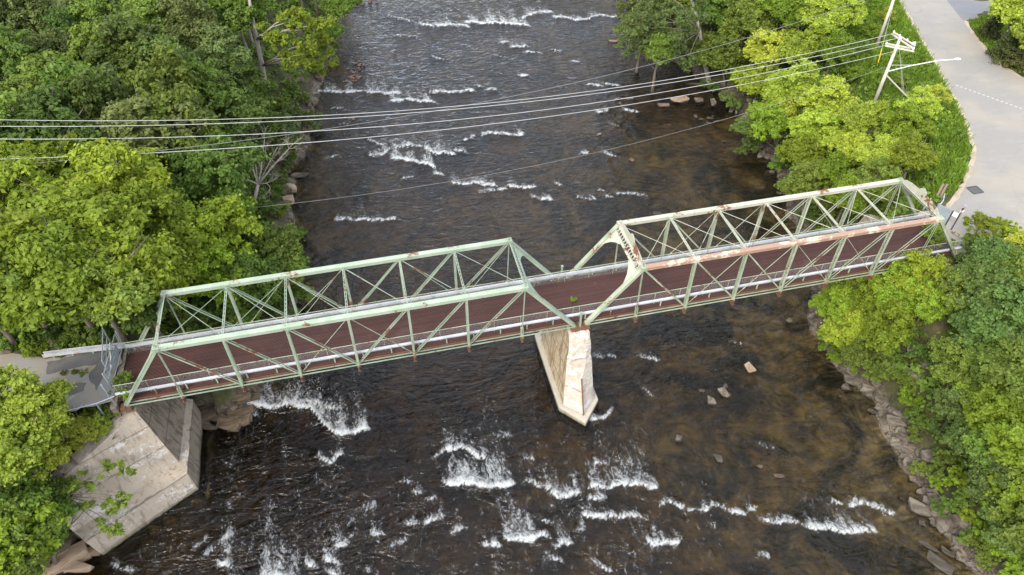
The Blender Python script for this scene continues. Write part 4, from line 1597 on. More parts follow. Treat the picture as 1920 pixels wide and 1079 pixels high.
# lower left corner
for u, v, r, ti in ((70, 780, 2.6, 'gold'), (140, 812, 1.7, 'gold'), (20, 835, 3.0, 'gold'), (90, 850, 2.0, 'gold'), (-40, 760, 3.0, 'gold'), (185, 800, 1.1, 'gold')):
    tree(u, v, r, ti, h=5.0 + r)
for u, v, r, ti in ((10, 920, 3.0, 'mid'), (85, 935, 2.2, 'mid'), (40, 1000, 2.8, 'mid'), (-30, 1000, 3.2, 'dark'), (20, 1050, 3.0, 'lime'), (95, 985, 2.0, 'mid'), (-20, 1090, 3.2, 'mid')):
    tree(u, v, r, ti, h=5.0 + r * 0.6)

tree(232, 716, 0.9, 'mid', name='shrub', h=0.7, sit=0.36)
tree(236, 742, 0.6, 'lime', name='shrub', h=0.5, sit=0.36)
for u, v, r, ti in ((255, 765, 1.0, 'mid'), (215, 755, 1.1, 'lime'), (190, 775, 1.2, 'mid'), (165, 775, 0.9, 'lime'), (60, 655, 0.9, 'lime'), (130, 640, 1.0, 'mid'), (20, 640, 1.0, 'mid'), (200, 612, 1.4, 'dark')):
    tree(u, v, r, ti, name='shrub', h=0.7)
tree(60, 735, 0.7, 'gold', name='shrub', h=1.0)
for u, v in ((150, 700), (160, 703), (140, 697), (128, 712), (172, 748), (186, 735), (120, 700), (165, 762), (150, 745), (198, 668), (96, 725), (110, 668)):
    tree(u, v, rnd.uniform(.28, .5), rnd.choice(('olive', 'mid', 'lime')), name='shrub', h=0.12, label='small weed tuft growing through cracked asphalt of the left road', group='weeds on the left road')
# the right bank above the bridge
for u, v, r, ti, kw in ((1205, 55, 3.6, 'olive', {}), (1265, 15, 4.4, 'mid', {}), (1235, 95, 3.0, 'mid', {}), (1290, 70, 3.2, 'olive', {}), (1340, 20, 4.2, 'mid', {}), (1350, 105, 3.8, 'mid', {}), (1400, 40, 4.2, 'mid', {}),
                        (1180, 20, 3.0, 'olive', dict(airy=True)), (1480, 20, 4.0, 'lime', {}), (1545, 30, 3.6, 'gold', {}), (1440, 95, 3.6, 'gold', {}), (1500, 90, 3.6, 'gold', {}), (1420, 150, 3.2, 'lime', {}),
                        (1490, 165, 3.4, 'gold', {}), (1555, 190, 3.2, 'gold', {}), (1470, 215, 3.2, 'gold', {}), (1530, 245, 3.2, 'gold', {}), (1440, 235, 2.8, 'lime', {}), (1565, 95, 2.8, 'lime', {}), (1500, 290, 2.6, 'lime', {}),
                        (1620, 225, 2.8, 'gold', {}), (1600, 280, 3.0, 'gold', {}), (1560, 325, 2.8, 'lime', {}), (1655, 290, 2.6, 'gold', {}), (1725, 195, 2.4, 'gold', dict(airy=True)), (1700, 240, 2.6, 'lime', {}),
                        (1755, 180, 1.6, 'gold', dict(airy=True)), (1715, 290, 2.2, 'lime', {}), (1510, 345, 2.6, 'mid', {}), (1590, 365, 2.4, 'lime', {}), (1640, 340, 2.4, 'mid', {}), (1400, 240, 1.8, 'blue', {}),
                        (1590, 20, 2.4, 'gold', {}), (1300, -40, 4.2, 'mid', {}), (1400, -40, 4.2, 'mid', {}), (1520, -40, 4.2, 'gold', {}), (1210, -40, 3.6, 'mid', {}), (1620, -30, 2.6, 'lime', {})):
    tree(u, v, r, ti, **kw)
for u, v, r, ti in ((1330, 165, 1.6, 'blue'), (1365, 190, 1.8, 'blue'), (1400, 275, 1.8, 'blue'), (1430, 262, 1.7, 'mid'), (1470, 310, 1.8, 'mid'), (1490, 345, 1.7, 'mid'), (1560, 390, 1.6, 'mid'), (1520, 400, 1.5, 'dark'), (1680, 370, 1.5, 'mid'),
                    (1630, 395, 1.4, 'mid'), (1680, 320, 1.5, 'lime'), (1545, 145, 1.8, 'mid'), (1600, 140, 1.7, 'lime'), (1635, 60, 1.7, 'lime'), (1665, 30, 1.6, 'gold'), (1610, 90, 1.5, 'mid'), (1740, 250, 1.2, 'mid'), (1690, 150, 1.2, 'mid')):
    tree(u, v, r, ti, name='shrub', h=1.3)
# beyond the road
tree(1912, 12, 4.2, 'gold', h=6.0)
tree(1960, 70, 3.6, 'gold', h=5.0)
# right bank below the bridge
for u, v, r, ti in ((1575, 570, 2.6, 'lime'), (1630, 555, 2.8, 'lime'), (1690, 545, 2.8, 'lime'), (1600, 620, 2.6, 'lime'), (1660, 610, 2.8, 'lime'), (1725, 520, 2.6, 'lime'), (1740, 570, 2.0, 'lime'),
                    (1620, 665, 2.0, 'mid')):
    tree(u, v, r, ti, h=4.3)
for u, v, r, ti in ((1850, 540, 3.2, 'blue'), (1900, 590, 3.2, 'blue'), (1840, 620, 2.8, 'blue'), (1810, 540, 2.4, 'mid'), (1880, 490, 2.6, 'blue'), (1930, 510, 2.8, 'mid'), (1905, 680, 3.0, 'mid'), (1860, 690, 2.6, 'mid'), (1800, 680, 2.4, 'mid'),
                    (1900, 760, 3.0, 'lime'), (1850, 770, 2.6, 'lime'), (1800, 760, 2.2, 'blue'), (1930, 840, 3.0, 'lime'), (1870, 850, 2.4, 'mid'), (1820, 820, 2.2, 'blue'), (1910, 920, 2.6, 'lime'), (1860, 900, 2.2, 'blue'),
                    (1940, 1000, 2.8, 'mid'), (1895, 985, 2.2, 'blue'), (1960, 620, 3.0, 'blue'), (1960, 720, 3.0, 'mid'), (1970, 930, 3, 'mid')):
    tree(u, v, r, ti, h=1.6 + r * 1.0)
for u, v, r, ti in ((1715, 780, 1.0, 'mid'), (1712, 815, .7, 'mid'), (1750, 890, .9, 'mid'), (1765, 905, .8, 'lime'), (1790, 940, .9, 'mid'), (1815, 965, .9, 'lime'), (1840, 1030, 1.0, 'mid'), (1815, 1010, .8, 'mid'), (1700, 715, 1.1, 'mid'), (1640, 665, 1.1, 'lime'), (1590, 675, 1.5, 'mid'), (1565, 665, 1.2, 'lime'), (1640, 690, 1.5, 'mid'), (1545, 640, 1.2, 'mid'), (1660, 650, 1.6, 'mid'), (1620, 640, 1.6, 'mid'), (1690, 640, 1.6, 'dark'), (1690, 700, 1.2, 'mid'), (1705, 745, 1.2, 'lime'), (1735, 800, 1.3, 'mid'), (1775, 865, 1.3, 'mid'), (1725, 880, 0.9, 'mid'), (1770, 950, 0.9, 'mid'), (1800, 905, 1.3, 'lime'), (1830, 930, 1.1, 'mid'), (1865, 1010, 1.3, 'lime'),
                    (1840, 990, 1.0, 'lime'), (1890, 1050, 1.5, 'lime'), (1850, 1050, 0.9, 'mid'), (1660, 680, 1.2, 'dark'), (1720, 660, 1.2, 'dark'), (1770, 690, 1.3, 'dark'), (1780, 800, 1.5, 'blue')):
    tree(u, v, r, ti, name='shrub', h=1.0)
# growth at the right bridge end and the roadside
for u, v, r, ti in ((1752, 438, 1.15, 'lime'), (1765, 452, 1.1, 'mid'), (1742, 428, 0.8, 'mid')):
    tree(u, v, r, ti, name='shrub', h=0.8, sit=0.34)
for u, v, r, ti in ((1830, 470, 1.3, 'blue'), (1800, 490, 1.3, 'blue'), (1880, 455, 1.3, 'lime'), (1790, 465, 0.9, 'mid')):
    tree(u, v, r, ti, name='shrub', h=0.75)
for u, v, r in ((60, 612, 1.3), (105, 615, 1.2), (150, 612, 1.3), (15, 610, 1.3), (185, 622, 1.0), (215, 605, 1.2)):
    tree(u, v, r, rnd.choice(('mid', 'dark')), name='shrub', h=1.0)
for u, v, r, ti in ((1855, 462, 1.5, 'mid'), (1822, 452, 1.1, 'mid'), (1892, 440, 1.5, 'lime'), (1870, 425, 1.1, 'lime')):
    tree(u, v, r, ti, name='shrub', h=1.2)
tree(1838, 425, 1.7, 'lime', airy=True, h=2.6)
tree(1912, 470, 2.2, 'gold', h=2.4)
tree(1075, 561, 0.32, 'lime', name='shrub', h=0.15, sit=0.33, label='small green weed growing through the bridge deck joint', group='weeds on the bridge deck')
# ------------------------------------------------------------------ single trees the eye goes to
def joint(o, t):
    """the shape was laid out in world space: bring it to its thing's origin"""
    o.data.transform(Matrix.Translation(-Vector(t.location)))
    return o


def cloud_crown(name, t, C, R, leaves, leaf, tint, seed=1, squash=0.8):
    rs = np.random.RandomState(seed)
    C = np.array(C, float) - np.array(t.location)
    R = np.array(R, float)
    NL = np.maximum(6, (leaves * R ** 2 / (R ** 2).sum()).astype(int))
    V, F = leaf_cloud(rs, C, R, NL, leaf, squash=squash)
    return link(name, np_mesh(name, V, F, LEAF[tint]), t)


def spray(rs, p, n, spread, rlo, rhi, flat=0.6):
    c, r = [], []
    for _ in range(n):
        c.append((p[0] + rs.gauss(0, spread), p[1] + rs.gauss(0, spread), p[2] + rs.gauss(0, spread * flat)))
        r.append(rs.uniform(rlo, rhi))
    return c, r


# tall pale trunk on the left shore
base = at(506, 203, -9.0)
t = thing('broadleaf_tree', 'tall riverside tree with bare pale trunk and lime crown, by left water edge', 'tree', base)
mb = MB()
top = base + Vector((1.2, 0.6, 17.5))
pts = [base + Vector((0, 0, -0.5)), base + Vector((0.1, 0, 3)), base + Vector((0.5, 0.1, 7)), base + Vector((0.7, 0.3, 11)), base + Vector((0.9, 0.5, 14.5)), top]
mb.tube(pts, [0.55, 0.44, 0.38, 0.33, 0.27, 0.16], 9)
rs = random.Random(9)
C, R = [], []
tips = [((545, 40), 8.0), ((590, 55), 6.5), ((565, 85), 5.0), ((605, 70), 4.0), ((540, 110), 3.0), ((580, 120), 1.5), ((500, 70), 6.0), ((560, 25), 8.5), ((615, 45), 5.0), ((525, 75), 5.5), ((595, 100), 2.0), ((610, 120), 0.0)]
for (u, v), z in tips:
    q = at(u, v, z)
    k = max(1, min(4, int((z + 9) / 4.5)))
    m_ = pts[k].lerp(q, 0.5) + Vector((0, 0, 0.5))
    mb.tube([pts[k], m_, q], [0.15, 0.09, 0.03], 5)
    c, r = spray(rs, q, 9, 0.85, 0.32, 0.62)
    C += c
    R += r
joint(mb.build('trunk', M['bark_pale'], t, smooth_=True), t)
cloud_crown('crown', t, C, R, 9500, 0.36, 'lime', 3)
base = at(548, 62, -9.0)
t = thing('broadleaf_tree', 'second pale trunk rising out of the frame beyond the tall riverside tree', 'tree', base)
mb = MB()
mb.tube([base, base + Vector((0.4, 0, 5)), base + Vector((1.0, 0.2, 10)), base + Vector((1.5, 0.4, 15))], [0.42, 0.35, 0.28, 0.2], 8)
mb.tube([base + Vector((0.4, 0, 5)), base + Vector((-1.0, 0.4, 9)), base + Vector((-1.6, 0.6, 13))], [0.2, 0.13, 0.07], 6)
joint(mb.build('trunk', M['bark_pale'], t, smooth_=True), t)
C, R = [], []
for _ in range(7):
    q = base + Vector((rs.uniform(-3, 3.5), rs.uniform(-2, 3), rs.uniform(13, 18)))
    c, r = spray(rs, q, 10, 0.9, 0.35, 0.6)
    C += c
    R += r
cloud_crown('crown', t, C, R, 6500, 0.36, 'mid', 4)

# slanting pale trunk leaning over the right shore
base = at(1329, 150, -9.3)
t = thing('broadleaf_tree', 'leaning right bank tree with long pale curved trunk and drooping olive foliage', 'tree', base)
mb = MB()
p1, p2, p3, p4 = at(1319, 108, -5.5), at(1312, 60, -1.5), at(1300, 10, 2.5), at(1288, -30, 6)
mb.tube([base + Vector((0, 0, -0.6)), base, p1, p2, p3, p4], [0.5, 0.42, 0.34, 0.30, 0.24, 0.12], 8)
C, R = [], []
for (u, v), z in (((1260, 20), 3), ((1230, 45), 1), ((1210, 70), -1), ((1245, 80), -2), ((1275, 60), 1), ((1290, 30), 4), ((1200, 30), 2), ((1185, 60), 0), ((1225, 100), -3), ((1270, 100), -3), ((1310, -10), 5), ((1250, -10), 4), ((1215, 5), 3), ((1180, 85), -2), ((1290, 115), -4)):
    q = at(u, v, z)
    mb.tube([p2, p2.lerp(q, 0.6) + Vector((0, 0, 0.8)), q], [0.06, 0.04, 0.015], 5)
    c, r = spray(rs, q, 16, 1.0, 0.3, 0.55, 0.8)
    C += c
    R += r
joint(mb.build('trunk', M['bark_pale'], t, smooth_=True), t)
cloud_crown('crown', t, C, R, 15000, 0.33, 'olive', 5)

# branch hanging in front of the wing wall
bp_ = at(95, 985, -7.5)
t = thing('broadleaf_tree', 'slim tree whose wispy branch hangs before the concrete wing wall', 'tree', (bp_.x, bp_.y, gz(bp_.x, bp_.y)))
mb = MB()
g0 = Vector(t.location)
kn = at(120, 930, -3.0)
mb.tube([g0 - Vector((0, 0, .3)), g0.lerp(kn, .6), kn], [.16, .12, .08], 6)
rs = random.Random(12)
C, R = [], []
for (u, v), z in (((175, 905), -3), ((205, 880), -3), ((235, 885), -3.2), ((220, 930), -4), ((200, 955), -4.4), ((215, 985), -5), ((165, 945), -4), ((190, 985), -5), ((150, 900), -2.6), ((232, 945), -4.4), ((130, 920), -2.4)):
    q = at(u, v, z)
    mb.tube([kn, kn.lerp(q, .6) + Vector((0, 0, .35)), q], [.06, .035, .012], 5)
    c, r = spray(rs, q, 6, .38, .14, .3)
    C += c
    R += r
joint(mb.build('trunk', M['bark'], t, smooth_=True), t)
cloud_crown('crown', t, C, R, 1500, .30, 'mid', 8)

# the dead tree
q = at(476, 386, -5.6)
base = Vector((q.x, q.y, gz(q.x, q.y)))
q = at(476, 386, base.z)
base = Vector((q.x, q.y, base.z))
t = thing('dead_tree', 'bleached leafless dead tree with spreading twisted branches beside left river bank', 'dead tree', base)
mb = MB()
rs = random.Random(23)


def twigs(p, d, L, r, n, depth=0):
    for _ in range(n):
        nd = (d + Vector((rs.uniform(-1, 1), rs.uniform(-1, 1), rs.uniform(-0.5, 0.6))) * 0.85).normalized()
        m_ = p + nd * L * .5
        nd2 = (nd + Vector((rs.uniform(-1, 1), rs.uniform(-1, 1), rs.uniform(-0.3, 0.5))) * 0.4).normalized()
        e_ = m_ + nd2 * L * .5
        mb.tube([p, m_, e_], [r, r * .7, r * .25], 4)
        if depth < 2:
            twigs(m_, nd2, L * .6, r * .6, 2, depth + 1)
            twigs(e_, nd2, L * .55, r * .4, 2, depth + 1)


z0 = base.z
fork = at(484, 346, z0 + 2.4)
mb.tube([base - Vector((0, 0, .4)), base, at(479, 366, z0 + 1.2), fork], [.36, .30, .24, .20], 8)
for path, r in (([(497, 330, 3.2), (515, 308, 4.4), (541, 280, 5.8)], .13), ([(489, 322, 3.6), (492, 296, 5.0), (496, 262, 6.6)], .11), ([(476, 322, 3.5), (464, 296, 4.8), (450, 268, 6.0)], .12), ([(468, 339, 2.8), (456, 335, 3.1), (446, 326, 3.6)], .10), ([(500, 344, 2.5), (507, 352, 2.2)], .09), ([(508, 300, 4.6), (520, 276, 5.8)], .08), ([(478, 300, 4.6), (474, 274, 6.0)], .08)):
    q = [fork] + [at(u, v, z0 + dz) for u, v, dz in path]
    mb.tube(q, [r * (1.15 - .8 * i / (len(q) - 1)) for i in range(len(q))], 6)
    for i in range(1, len(q)):
        twigs(q[i], (q[i] - q[i - 1]).normalized(), 1.5, r * .34, 3)
joint(mb.build('trunk', M['deadwood'], t, smooth_=True), t)

# roadside conifer
for (u, v, hh, lb) in ((1888, 88, 4.6, 'dark bushy conifer standing on the grass beside the pale road'), (1862, 52, 3.2, 'smaller yellowish conifer beside the driveway corner'), (1915, 105, 4.0, 'dark conifer behind the bushy one at the right frame edge')):
    x, y, z = solve(u, v, hh * 0.45)
    t = thing('conifer_tree', lb, 'conifer', (x, y, z), 'conifers beyond the road')
    C, R = [], []
    rs = random.Random(int(u))
    for i in range(95):
        f = rs.random() ** 0.8
        rad = hh * 0.42 * (1 - f) ** 0.8 * rs.uniform(0.55, 1.05)
        an = rs.uniform(0, 6.283)
        C.append((x + math.cos(an) * rad, y + math.sin(an) * rad, z + 0.3 + f * hh))
        R.append(0.22 + 0.30 * (1 - f))
    cloud_crown('crown', t, C, R, 8500, 0.22, 'conifer', int(u))
    mb = MB()
    mb.tube([(x, y, z - 0.3), (x, y, z + hh * 0.95)], [0.14, 0.03], 6)
    joint(mb.build('trunk', M['bark'], t), t)

# ------------------------------------------------------------------ rocks
def rock_mesh(seed, mode):
    rs = np.random.RandomState(seed)
    bm = bmesh.new()
    n = 26
    p = rs.uniform(-1, 1, (n, 3))
    if mode == 'slab':
        p[:, 2] = np.sign(p[:, 2]) * (0.8 + 0.2 * rs.rand(n))
        p[:, :2] *= (0.75 + 0.25 * rs.rand(n))[:, None]
    else:
        p /= (np.abs(p) ** 3.2).sum(1)[:, None] ** (1 / 3.2)
        p *= (0.8 + 0.25 * rs.rand(n))[:, None]
    for q in p:
        bm.verts.new(q * 0.5)
    g = bmesh.ops.convex_hull(bm, input=bm.verts[:])
    bmesh.ops.delete(bm, geom=[e for e in g['geom_interior'] if isinstance(e, bmesh.types.BMVert)], context='VERTS')
    bmesh.ops.dissolve_limit(bm, angle_limit=0.22, verts=bm.verts[:], edges=bm.edges[:])
    bmesh.ops.bevel(bm, geom=bm.edges[:], offset=0.022, segments=1, affect='EDGES', clamp_overlap=True)
    bmesh.ops.triangulate(bm, faces=bm.faces[:])
    bmesh.ops.subdivide_edges(bm, edges=[e for e in bm.edges if e.calc_length() > 0.16], cuts=1)
    for v_ in bm.verts:
        o = v_.co
        a = fbm(np.array([o.x * 3 + seed]), np.array([o.y * 3 + o.z * 4]), 1.3, 3, seed % 6)[0] - 0.5
        v_.co += o.normalized() * a * 0.09
    me = bpy.data.meshes.new('rock')
    bm.to_mesh(me)
    bm.free()
    me.materials.append(M['rock'])
    return me


BOULDERS = [rock_mesh(100 + i, 'boulder') for i in range(6)]
SLABS = [rock_mesh(200 + i, 'slab') for i in range(7)]
RR = random.Random(77)


def rock(u, v, lx, ly, lz, label, group=None, slab=False, m='rock', rz=None, z=None, tilt=0.12):
    """u, v: photo pixel of the middle of its top"""
    zz = WZ + lz * 0.3
    for _ in range(6):
        p = at(u, v, zz)
        g_ = gz(p.x, p.y)
        zz = (max(g_, WZ - 0.12) if z is None else z) + lz * 0.32
    o = link('rock', RR.choice(SLABS if slab else BOULDERS))
    o.location = (p.x, p.y, zz - lz * 0.22)
    o.scale = (lx, ly, lz)
    o.rotation_euler = (RR.uniform(-tilt, tilt), RR.uniform(-tilt, tilt), RR.uniform(0, 6.28) if rz is None else rz)
    if m != 'rock':
        o.material_slots[0].link = 'OBJECT'
        o.material_slots[0].material = M[m]
    tag(o, label, 'rock', group)
    return o


rock(1406, 689, 1.25, 2.0, 0.8, 'squared tan stone block lying alone in the river right of the pier', slab=True, m='rock_tan', rz=-0.12, tilt=0.03)
rock(1333, 751, 1.2, 1.3, 0.6, 'pale angular stone in midstream, nearest the bottom of a cluster of four', 'cluster of stones right of the pier', slab=True)
rock(1356, 736, 0.95, 1.5, 0.7, 'upright pale slab in midstream, right half of the four-stone cluster', 'cluster of stones right of the pier', slab=True, rz=0.2)
rock(1317, 733, 0.9, 0.7, 0.4, 'small rounded grey stone at the left of the four-stone cluster', 'cluster of stones right of the pier')
rock(1360, 724, 0.8, 0.6, 0.4, 'small rounded grey stone behind the upright slab of the cluster', 'cluster of stones right of the pier')
rock(1273, 822, 1.05, 0.8, 0.5, 'lone pale pointed stone below the pier in calm brown water', slab=True)
rock(1349, 860, 1.3, 0.9, 0.4, 'flat dark grey stone barely above the water in the lower river', slab=True)
rock(1480, 601, 0.8, 0.7, 0.6, 'small round pale stone near the right span underside shadow')
rock(1425, 874, 0.6, 0.6, 0.4, 'small pale stone among pebbles in the shallow lower river')
rock(1460, 893, 1.2, 0.5, 0.35, 'thin reddish stone half sunk in the shallow lower river', slab=True, m='rock_red')
rock(1276, 187, 3.6, 1.9, 0.8, 'long tan slab in the river near the upper right bank', slab=True, m='rock_tan', rz=-0.15)
rock(1243, 197, 2.2, 1.0, 0.5, 'low reddish slab just left of the long tan one', slab=True, m='rock_red', rz=-0.2)
rock(1310, 188, 1.6, 1.2, 0.6, 'broken grey end piece of the long tan river slab', slab=True)
rock(1123, 252, 1.0, 0.6, 0.4, 'small tan stone alone in midstream under the lower cable', m='rock_tan', slab=True)
rock(1184, 300, 1.0, 0.7, 0.4, 'small rust coloured stone in midstream above the bridge', m='rock_red', slab=True)
rock(1358, 266, 1.0, 0.5, 0.4, 'small pale stone in dark water off the upper right bank', slab=True)
rock(740, 101, 0.7, 0.5, 0.4, 'tiny dark stone in the upper river left of centre', m='rock_red')
rock(1150, 78, 2.6, 0.8, 0.5, 'long reddish ledge beneath the leaning tree at the top', m='rock_red', slab=True)
for u, v, a, b in ((1304, 218, 1.1, .6), (1315, 224, 1.0, .5), (1332, 222, 1.3, .7), (1343, 228, 1.4, .5), (1328, 231, .9, .4), (1337, 219, .6, .4)):
    rock(u, v, a, b, 0.4, 'small pale slab in the line of stones off the upper right bank', 'line of pale stones off the upper right bank', slab=True)
for i in range(30):
    c = rnd.choice(((668, 132), (660, 150), (672, 120), (664, 140)))
    rock(c[0] + RR.gauss(0, 6), c[1] + RR.gauss(0, 8), RR.uniform(.3, .9), RR.uniform(.3, .7), .35, 'small reddish cobble on the gravel bar at the upper left water edge', 'cobbles on the upper left gravel bar', m='rock_red', z=WZ - 0.05)
for i in range(16):
    rock(672 + RR.gauss(0, 14), 3 + RR.gauss(0, 4), RR.uniform(.4, 1.0), RR.uniform(.4, .8), .4, 'small reddish cobble at the top frame edge by the left shore', 'cobbles at the top left shore', m='rock_red', z=WZ - 0.05)
for i in range(9):
    rock(648 + RR.gauss(0, 12), 226 + RR.gauss(0, 5), RR.uniform(.3, .9), RR.uniform(.3, .5), .3, 'small tan cobble awash below the cables near the left shore', 'cobbles under the cables', m='rock_tan', z=WZ - 0.05)
# right shore below the bridge
BIG = [(1600, 705, 2.4, 1.5, 1.0, 1, 'broad flat grey ledge beside the dark cave in the right shore'), (1587, 725, 1.5, 1.2, .9, 0, 'squarish tan-grey block at the water just below the cave'), (1612, 727, .8, .6, .4, 1, 'small blue-grey slab right of the squarish block'),
       (1576, 743, .6, .5, .4, 0, 'small pale stone left below the squarish block'), (1632, 722, 2.2, 1.0, .9, 1, 'long tilted slab climbing from the cave along the right shore'), (1660, 745, 3.0, 1.2, 1.0, 1, 'long grey ledge midway between cave and lone boulder'),
       (1637, 773, 1.9, 1.0, .5, 1, 'flat pale slab lying at the water left of the long ledge'), (1652, 760, 1.3, .7, .6, 1, 'narrow grey slab just above the flat pale slab'), (1682, 790, 3.2, 1.6, 1.1, 1, 'rounded pale ledge jutting into the right shore water'),
       (1672, 770, 1.5, .8, .7, 1, 'brown slab tucked above the rounded pale ledge'), (1700, 775, 1.6, .8, .6, 1, 'tan stone half covered by leaves above the rounded ledge'), (1680, 830, 1.3, 1.0, .6, 1, 'dark wet slab at the waterline left of the lone boulder'),
       (1695, 843, 1.4, 1.0, .6, 1, 'pale tilted slab beside the dark wet slab'), (1703, 868, 1.2, .8, .5, 1, 'small tilted slab left below the lone boulder'), (1693, 855, .9, .6, .5, 1, 'small brown slab between tilted slabs by the lone boulder'),
       (1746, 852, 2.2, 1.9, 1.6, 0, 'lone big pale boulder standing among leaves on right shore'), (1735, 920, 2.0, .8, .6, 1, 'narrow grey slab pointing at the water on lower right shore'), (1755, 912, 2.0, .8, .6, 1, 'dark narrow slab beside the ferny tuft on lower right shore'),
       (1722, 952, 3.0, 1.8, .8, 1, 'wide grey slab with dark top at lower right waterline'), (1752, 932, 1.8, 1.3, .7, 1, 'smooth greenish grey stone above the wide dark-topped slab'), (1730, 982, 1.1, .9, .5, 1, 'pale wedge stone below the wide dark-topped slab'),
       (1780, 977, 2.4, 2.0, 1.5, 0, 'pale smooth boulder at the water, left of a pair'), (1800, 968, 2.0, 1.4, 1.2, 0, 'grey smooth boulder touching the pale one of the pair'), (1832, 968, 2.6, 2.0, 1.6, 0, 'large mottled grey boulder among leaves at lower right'),
       (1868, 985, 2.2, 1.3, 1.0, 0, 'dark grey boulder behind the large mottled one under branches'), (1740, 1025, 2.8, .9, .5, 1, 'long pale slab awash near the lower right frame corner'), (1760, 1055, 3.6, 1.7, .5, 1, 'broad grey ledge awash at the bottom right frame edge'),
       (1775, 1035, 1.8, .7, .4, 1, 'thin pale sliver of rock awash beside the broad ledge'), (1815, 1040, 2.0, 1.0, .6, 1, 'pale shelf stone at the foot of the lower right leaves'), (1800, 1015, 1.8, 1.0, .6, 1, 'grey shelf stone below the boulder pair'), (1835, 1062, 2.0, 1.2, .7, 1, 'brown shelf stone in the very corner of the right bank'),
       (1690, 935, .7, .5, .4, 0, 'single reddish pebble-sized stone off the wide slab'), (1770, 575, 2.4, 2.0, 1.8, 0, 'pale rock face showing between leaves above the cave'), (1735, 662, 2.6, 1.6, 1.2, 0, 'big tan boulder half hidden beneath trees right of the cave'), (1790, 600, 1.6, 2.6, 1.0, 1, 'tilted grey rock strip between thickets below the road')]
for u, v, a, b, c, sl, lb in BIG:
    rock(u, v, a * .8, b * .8, c * .75, lb, 'shore rocks below the right bridge end', slab=bool(sl), rz=-0.75 + RR.uniform(-.3, .3) if sl else None)
pathR = [(1610, 700), (1650, 740), (1690, 800), (1700, 845), (1715, 900), (1740, 945), (1770, 990), (1800, 1030), (1830, 1075)]
for i in range(64):
    f = RR.uniform(0, len(pathR) - 1.001)
    k = int(f)
    u = pathR[k][0] + (pathR[k + 1][0] - pathR[k][0]) * (f - k) + RR.gauss(8, 12)
    v = pathR[k][1] + (pathR[k + 1][1] - pathR[k][1]) * (f - k) + RR.gauss(0, 6)
    rock(u, v, RR.uniform(.5, 1.6), RR.uniform(.3, .9), RR.uniform(.3, .7), 'small broken slab in the rubble along the lower right waterline', 'rubble along the lower right shore', slab=RR.random() < .7, rz=-0.8 + RR.uniform(-.5, .5))
# right shore above the bridge
for u, v, a, b, c, lb in ((1338, 193, 2.8, 1.3, .7, 'flat layered ledge on the upper right shore, outermost of three'), (1360, 185, 2.4, 1.3, .9, 'layered ledge on the upper right shore, highest of three'), (1372, 205, 2.6, 1.0, .7, 'layered ledge on the upper right shore, nearest of three'),
                          (1427, 290, 2.2, 1.1, .9, 'grey ledge at the bend of the right shore above bridge'), (1450, 298, 1.6, 1.1, .9, 'grey block right of the ledge at the shore bend'), (1448, 322, 1.0, .8, .7, 'rounded boulder at the water below the shore bend'),
                          (1462, 318, 1.0, .9, .8, 'pale rounded boulder in the pile below the shore bend'), (1472, 308, 1.2, .9, .8, 'topmost boulder in the pile below the shore bend'), (1440, 313, .7, .6, .5, 'small boulder at the left of the shore bend pile'),
                          (1460, 362, 1.0, .6, .5, 'lone grey stone in dark water behind the right truss'), (1480, 405, 1.8, 1.0, .6, 'grey slab seen through the right truss near the far rail'), (1515, 415, 2.4, 1.3, .8, 'pale slab seen through the right truss at the waterline'),
                          (1600, 535, 2.6, 1.8, 2.0, 'grey rock face directly beneath the right span'), (1650, 520, 2.4, 1.6, 2.0, 'pale rock face beneath the right span beside the tree'), (1320, 132, 1.6, 1.1, .9, 'brown boulder at the foot of the slanting pale trunk'),
                          (1232, 400, 1.4, .8, .35, 'low submerged pale rock seen beyond the far rail of right span')):
    rock(u, v, a, b, c, lb, 'shore rocks above the right bridge end', slab='led' in lb or 'slab' in lb)
o = rock(1310, 158, 5.5, .45, .45, 'pale drift log stranded at the foot of the upper right bank', slab=True, m='rock_tan', rz=-0.35)
o.name = 'drift_log'
o['category'] = 'log'
